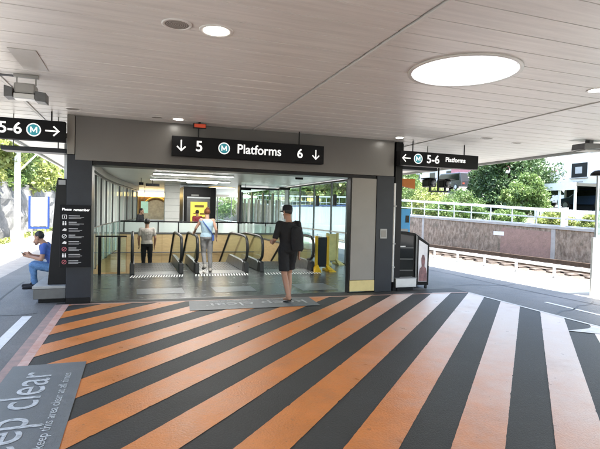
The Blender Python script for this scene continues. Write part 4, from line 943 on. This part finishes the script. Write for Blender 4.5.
def leaves(name, centers, rad, n, size, m, parent, flat=.8):
    centers = np.array(centers, float); rad = np.array(rad, float)
    idx = rng.integers(0, len(centers), n); d = rng.normal(size=(n, 3)); d /= np.linalg.norm(d, axis=1)[:, None]
    r = rng.random(n)**.45; p = centers[idx]+d*(r*rad[idx])[:, None]*np.array([1, 1, flat])
    a = rng.normal(size=(n, 3)); a /= np.linalg.norm(a, axis=1)[:, None]; b = np.cross(a, rng.normal(size=(n, 3))); b /= np.linalg.norm(b, axis=1)[:, None]
    sz = size*(.6+.8*rng.random(n))[:, None]
    v = np.stack([p-a*sz, p+b*sz*.42, p+a*sz, p-b*sz*.42], 1).reshape(-1, 3)
    me = bpy.data.meshes.new(name); me.vertices.add(4*n); me.vertices.foreach_set('co', v.ravel()); me.loops.add(4*n); me.loops.foreach_set('vertex_index', np.arange(4*n)); me.polygons.add(n)
    me.polygons.foreach_set('loop_start', np.arange(0, 4*n, 4)); me.polygons.foreach_set('loop_total', np.full(n, 4)); me.update(calc_edges=True); me.materials.append(m)
    o = bpy.data.objects.new(name, me); C.objects.link(o)
    if parent: o.parent = parent; o.matrix_parent_inverse = parent.matrix_basis.inverted()
    return o
def tree(name, label, cat, x, y, z, h, r, m, n=5000, size=.14, clumps=40, trunk=.16, crown0=.3, group=None):
    t = thing(name, label, cat, (x, y, z), 0, group)
    cs = []; rs = []
    for _ in range(clumps):
        a = rng.random()*2*PI; f = math.sqrt(rng.random()); hh = crown0+(1-crown0)*rng.random()
        env = math.sin(PI*min(1, max(.12, (hh-crown0)/(1-crown0)*.82+.16)))**.6
        cs.append((x+r*f*env*math.cos(a), y+r*f*env*math.sin(a), z+h*hh*.94)); rs.append(r*(.2+.2*rng.random()))
    tb_ = MB(); tb_.tube([(x, y, z-.3), (x+.05, y, z+h*.3), (x-.05, y+.05, z+h*.75)], [trunk, trunk*.75, trunk*.25], 8)
    for q in range(9):
        c = cs[q]; zz = z+h*(.25+.06*q); tb_.tube([(x, y, zz), ((x+c[0])/2, (y+c[1])/2, (zz+c[2])/2+.1), c], [trunk*.4, trunk*.25, trunk*.1], 6)
    tb_.build('trunk', bark, t, True)
    leaves('crown', cs, rs, n, size, m, t)
    return t
def shrub(label, x, y, z, h, r, m, n=2500, size=.09, group=None, cat='shrub'):
    return tree('shrub', label, cat, x, y, z, h, r, m, n, size, 44, .05, .06, group)
def at(px_ratio, x): return x/px_ratio
tree('broadleaf_tree', 'large dark green tree behind the fence in front of white building', 'tree', 26, 27.7, tz(26, 27)-.3, 5.4, 2.7, leaf_d, 32000, .11, 120, .3, .06)
tree('broadleaf_tree', 'dark green tree just left of the largest one behind the fence', 'tree', 26.5, 31.0, tz(26, 31)-.3, 5.0, 1.4, leaf_d, 10000, .12, 45, .2, .1)
shrub('round bright green bush in front of the large dark tree', 21.0, 21.2, tz(21, 21)-.1, 2.4, 1.4, leaf_l, 11000, .085)
for i, (x, y, h, r, mm, lab) in enumerate(((17.2, 27.4, 2.5, 1.5, leaf_l, 'tall light green bush behind the fence beside the right pillar'), (17.2, 24.9, 2.0, 1.3, leaf_y, 'yellow green bush behind the fence under the security cameras'),
        (16.4, 22.4, 1.0, 1.0, leaf_l, 'low light green bush behind the fence left of the round bright bush'), (16.2, 20.3, .85, .9, leaf_m, 'low mid green bush behind the fence below the dark tree'), (15.9, 17.2, .55, .8, leaf_m, 'low mid green bush behind the fence right of the round bright bush'),
        (15.8, 14.4, .65, .7, leaf_y, 'low yellow green bush behind the fence right of the thick post'), (15.8, 12.7, .6, .6, leaf_y, 'small yellow green bush behind the fence by the glass screen'), (20.5, 26.8, 1.5, 1.6, leaf_m, 'mid green bush on the slope just left of the dark trees'), (18.0, 30.2, 3.0, 1.8, leaf_l, 'tall light green bush farthest along the fence'))):
    shrub(lab, x, y, tz(x, y)-.05, h, r, mm, 6000, .06)
# trees seen through the right glass wall
for i, (x, y, h, r, mm, lab) in enumerate(((19, 33, 6.5, 3.2, leaf_m, 'mid green tree seen through the glass wall, nearest the beige panel'), (17.5, 38, 5.2, 2.6, leaf_y, 'yellow green tree seen through the middle of the glass wall'),
        (18, 44, 6, 3.2, leaf_l, 'light green tree seen through the far end of the glass wall'), (19, 52, 7, 3.5, leaf_y, 'yellow green tree behind the man in black, beyond the glass'), (16.5, 60, 6, 3.5, leaf_m, 'mid green tree seen through the end window of the hall'), (9, 66, 7, 4.5, leaf_l, 'light green tree filling the left of the end window'))):
    tree('broadleaf_tree', lab, 'tree', x, y, tz(x, y) if x > 14 else 0, h, r, mm, 5500, .26, 45, .2, .1)
# buildings
wb = thing('building', 'plain white rendered building with one small dark window', 'building', (44, 36, 4))
x0, y0, x1, y1, zb, zt = 38, 20.0, 54, 34.8, 2.6, 12.5
MB().box(x0, y0, zb, x1, y1, zt).build('walls', wallw, wb)
wn = MB().box(x0-.03, 31.6, 5.35, x0-.004, 33.2, 6.65).build('window', blackm, wb); MB().box(x0-.05, 32.1, 5.7, x0-.031, 32.8, 6.3).build('pane', greym, wn); MB().box(x0-.16, 31.5, 5.25, x0-.002, 33.3, 5.345).build('sill', concrete, wb)
MB().box(x0-.06, 32.0, 4.93, x0-.004, 33.0, 5.0).build('vent', greym, wb)
MB().box(x0-.1, y0-.1, zt+.002, x1+.1, y1+.1, zt+.5).build('parapet', greym, wb)
MB().prism([(x0-.004, 24, 4.75), (x0-1.6, 24, 4.35), (x0-1.6, 24, 4.2), (x0-.004, 24, 4.5)], (0, 10.7, 0)).build('awning', card, wb)
MB().box(x0-.02, 24.2, 2.8, x0-.003, 34.6, 4.2).build('shop_window', dkglass, wb)
for y in (25.5, 27, 28.5, 30, 31.5, 33, 34.3): MB().box(x0-.06, y, 2.7, x0-.021, y+.15, 4.2).build('mullion', whitem, wb)
lb = thing('building', 'long low pale building with a dark roof beyond the trees', 'building', (40, 42, 4))
MB().box(40, 36.0, 3, 52, 46, 6.3).build('walls', wallw, lb); MB().prism([(39.6, 36.9, 6.302), (39.6, 46.3, 6.302), (46, 46.3, 8.0), (46, 36.9, 8.0)], (0, 0, .15)).build('roof', roofm, lb)
for y in (38.5, 41, 43.5): MB().box(39.97, y, 4.2, 39.997, y+1.3, 5.6).build('window', dkglass, lb)
pb = thing('building', 'pink brick building seen under the right hanging sign', 'building', (40, 52, 4))
MB().box(40, 48, 3, 54, 53.6, 8.2).build('walls', pinkb, pb); MB().box(39.7, 47.8, 8.202, 54.3, 53.7, 8.5).build('parapet', wallw, pb)
for y in (49, 51.5): f = MB().box(39.96, y, 5.6, 39.996, y+1.1, 7.2).build('window', whitem, pb); MB().box(39.93, y+.1, 5.7, 39.959, y+1.0, 7.1).build('pane', dkglass, f)
wb2 = thing('building', 'white two storey building behind the security cameras', 'building', (40, 64, 4))
MB().box(42, 54.5, 3, 56, 76, 9.5).build('walls', wallw, wb2); MB().prism([(41.5, 54.3, 9.502), (41.5, 76.2, 9.502), (49, 76.2, 12), (49, 54.3, 12)], (0, 0, .15)).build('roof', roofm, wb2)
for y in (56, 60, 64, 68): f = MB().box(41.96, y, 6.4, 41.996, y+1.4, 8.0).build('window', greym, wb2); MB().box(41.93, y+.1, 6.5, 41.959, y+1.3, 7.9).build('pane', dkglass, f)
# parked vehicles along the street (noses along Y)
def car(label, x, y, m, van=False, group='vehicles parked along the upper street', name='parked_car'):
    z = tz(x, y)+.03; t = thing(name, label, 'van' if van else 'car', (x, y, z), 0, group)
    L, W = (4.9, 1.9) if van else (4.3, 1.75)
    P = [(-L/2, .35), (-L/2, .95), (-L/2+.15, 1.85), (L/2-1.3, 1.9), (L/2-.55, 1.1), (L/2, .95), (L/2, .35)] if van else [(-L/2, .32), (-L/2+.02, .85), (-L/2+.45, .95), (-L/2+1.0, 1.42), (L/2-1.9, 1.45), (L/2-1.1, .95), (L/2-.1, .78), (L/2, .4)]
    MB().prism([(x-W/2, y+a, z+b) for a, b in P], (W, 0, 0)).build('body', m, t, bevel=.07)
    G = [(-L/2+.3, 1.05), (-L/2+.35, 1.7), (L/2-1.4, 1.74), (L/2-.9, 1.08)] if van else [(-L/2+.62, .98), (-L/2+1.05, 1.36), (L/2-1.95, 1.38), (L/2-1.35, .98)]
    for sg in (-1, 1): MB().prism([(x+sg*(W/2+.004), y+a, z+b) for a, b in G], (sg*.012, 0, 0)).build('side_window', dkglass, t)
    for sg in (-1, 1):
        for a in (-L/2+.85, L/2-.85):
            wh = MB().lathe([(.1, -.09), (.32, -.09), (.34, -.05), (.34, .05), (.32, .09), (.1, .09)], (x+sg*(W/2-.07), y+a, z+.34), 20, 'x').build('wheel', tyre, t, True)
            MB().lathe([(.0001, .0), (.2, .0)], (x+sg*(W/2+.024), y+a, z+.34), 16, 'x').build('rim', galv, wh)
    for dx in (-.6, .6):
        MB().box(x+dx-.16, y+L/2-.05, z+.6, x+dx+.16, y+L/2+.012, z+.74).build('headlight', greym, t); MB().box(x+dx-.14, y-L/2-.012, z+.6, x+dx+.14, y-L/2+.05, z+.78).build('tail_light', redled, t)
    return t
car('dark van parked in front of the pink building', 33.2, 44.0, card, True); car('black car parked left of the dark van below the cameras', 33.2, 50.2, card); car('second dark van parked behind the security cameras', 33.4, 56, carb, True)
car('white car parked near the white building', 33.5, 30.5, carw); car('navy car parked behind the fence near the glass screen', 30.5, 25.0, carb)
cp = thing('carport', 'dark flat roofed carport on white posts between the tree and navy car', 'carport', (28, 24, 3))
zc = tz(28, 24)-.1
MB().box(26.6, 22.9, zc+1.75, 30, 26.6, zc+1.95).build('roof', card, cp); MB().box(26.5, 22.85, zc+1.5, 26.59, 26.65, zc+1.98).build('gutter', whitem, cp)
for x, y in ((26.7, 23), (26.7, 24.2), (26.7, 25.4), (26.7, 26.5), (29.8, 23), (29.8, 26.5)): MB().box(x-.06, y-.06, zc-.4, x+.06, y+.06, zc+1.749).build('post', whitem, cp)
MB().box(29.9, 22.9, zc-.4, 30, 26.6, zc+1.749).build('rear_wall', darkcol, cp)
pf = thing('picket_fence', 'white picket fence behind the rail fence near the glass screen', 'fence', (19, 15, 2))
pk = MB(); y = 12.0
while y < 18.6: pk.box(18.98, y, tz(19, y)-.05, 19.01, y+.09, tz(19, y)+.55); y += .16
pk.build('pickets', whitem, pf)
for dz in (.12, .42): MB().prism([(19.011, 12, tz(19, 12)+dz), (19.011, 18.7, tz(19, 18.7)+dz), (19.011, 18.7, tz(19, 18.7)+dz+.07), (19.011, 12, tz(19, 12)+dz+.07)], (.04, 0, 0)).build('rail', whitem, pf)
# street poles
o = thing('lamp_post', 'slim white pole on the street above the pink building front', 'lamp post', (30, 33, 3)); MB().tube([(30, 35, tz(30, 35)), (30, 35, 11)], [.1, .07], 8).build('pole', galv, o); MB().tube([(30, 35, 10.9), (29, 35, 11.2), (28.2, 35, 11.2)], .05, 8).build('arm', galv, o); MB().box(27.6, 34.85, 11.12, 28.25, 35.15, 11.25).build('lamp_head', greym, o)
# white site hoarding seen through the glass wall
ho = thing('hoarding', 'white panel hoarding beside the track seen through the glass wall', 'hoarding', (11.3, 26, 0))
for i in range(7): MB().box(11.25, 20+i*2.02, .1, 11.32, 22+i*2.02, 2.0).build('panel', whitem, ho)
MB().box(11.2, 20, 2.02, 11.36, 34.1, 2.12).build('top_rail', bluem, ho)
for i in range(8): MB().box(11.325, 19.98+i*2.02, 0, 11.40, 20.05+i*2.02, 2.0).build('post', galv, ho)

# ================================================================== OUTSIDE, LEFT
lw = thing('rock_wall', 'weathered grey rock retaining wall beyond the left platform', 'wall', (-5.6, 20, 0))
m = MB(); ny, nz = 90, 10; gv = []
for i in range(ny+1):
    y = -4+i*1.0
    for k in range(nz+1): z = -.2+3.1*k/nz; gv.append((-5.62+.0-.06*k+.16*(rng.random()-.5), y, z))
m.add(gv, [(i*(nz+1)+k, (i+1)*(nz+1)+k, (i+1)*(nz+1)+k+1, i*(nz+1)+k+1) for i in range(ny) for k in range(nz)]); m.box(-7.2, -4, -.2, -6.4, 86, 2.85)
m.build('rock_face', rock, lw)
struct('hill', MB().sheet([(-6.2, -4, 2.8), (-6.2, 86, 2.8), (-60, 86, 9), (-60, -4, 9)]), soil)
grs = []
cs = [(-5.42+.1*rng.random(), y, .06) for y in np.arange(8, 50, .5)]; wd = leaves('grass', cs, [.22]*len(cs), 6000, .09, leaf_y, None, .6); wd['kind'] = 'stuff'; tag(wd, 'yellow green weeds along the foot of the grey rock wall', 'weeds')
for i, (x, y, h, r, mm, lab) in enumerate(((-7.6, 15, 4.2, 2.2, leaf_y, 'yellow green tree above the rock wall at the left edge'), (-7.4, 19.5, 3.6, 2.0, leaf_l, 'light green tree above the rock wall left of the white mast'), (-7.2, 24, 3.4, 2.1, leaf_y, 'yellow green tree above the rock wall behind the white mast'),
        (-7.2, 29, 3.2, 2.2, leaf_l, 'light green tree above the blue framed sign'), (-7.0, 35, 3.2, 2.4, leaf_y, 'yellow green tree farther along above the rock wall'), (-7, 43, 4, 3, leaf_l, 'light green tree at the far end of the rock wall'))):
    tree('broadleaf_tree', lab, 'tree', x, y, 2.7, h, r, mm, 8000, .17, 45, .12, .02)
ms = thing('mast', 'white mast with bracket arms on the sunlit left platform', 'mast', (-5.0, 24.4, 0))
MB().box(-5.12, 24.3, 0, -4.9, 24.5, 5.6).build('shaft', whitem, ms); MB().box(-5.3, 24.1, 0, -4.72, 24.7, .12).build('footing', concrete, ms)
for a in range(4):
    sx, sy = ((1, 0), (-1, 0), (0, 1), (0, -1))[a]; MB().prism([(-5.01+sx*.11+(.02 if sx == 0 else 0), 24.4+sy*.1+(.02 if sy == 0 else 0), .121), (-5.01+sx*.11-(.02 if sx == 0 else 0), 24.4+sy*.1-(.02 if sy == 0 else 0), .121), (-5.01+sx*.11-(.02 if sx == 0 else 0), 24.4+sy*.1-(.02 if sy == 0 else 0), .5)], (sx*.16, sy*.16, 0)).build('gusset', whitem, ms)
MB().tube([(-4.95, 24.4, 3.2), (-4.1, 24.4, 4.15)], .035, 8).build('brace', whitem, ms); MB().tube([(-4.9, 24.4, 4.4), (-3.0, 24.4, 3.75)], .03, 8).build('arm', galv, ms); MB().tube([(-4.9, 24.4, 4.9), (-2.2, 24.4, 3.9)], .03, 8).build('arm', galv, ms)
sb = thing('platform_sign', 'blank white platform sign in a blue frame by the rock wall', 'sign', (-3.7, 22, .7))
MB().box(-4.03, 22, .82, -3.42, 22.12, 2.0).build('board', whitem, sb)
MB().box(-4.12, 21.98, .78, -4.032, 22.14, 2.04).build('frame', bluem, sb); MB().box(-3.418, 21.98, .78, -3.36, 22.14, 2.04).build('frame', bluem, sb); MB().box(-4.12, 21.975, .70, -3.36, 22.145, .778).build('frame', bluem, sb)
for x in (-4.0, -3.5): MB().box(x-.03, 22.03, 0, x+.03, 22.09, .698).build('leg', galv, sb)
lf = thing('low_fence', 'low pale pipe fence in front of the rock wall at far left', 'fence', (-4.9, 19, 0))
for z in (.5, .95): MB().tube([(-5.15, 12, z), (-5.15, 21, z)], .022, 8).build('rail', whitem, lf)
for y in (12, 14.2, 16.4, 18.6, 21): MB().tube([(-5.15, y, 0), (-5.15, y, .97)], .025, 8).build('post', whitem, lf)
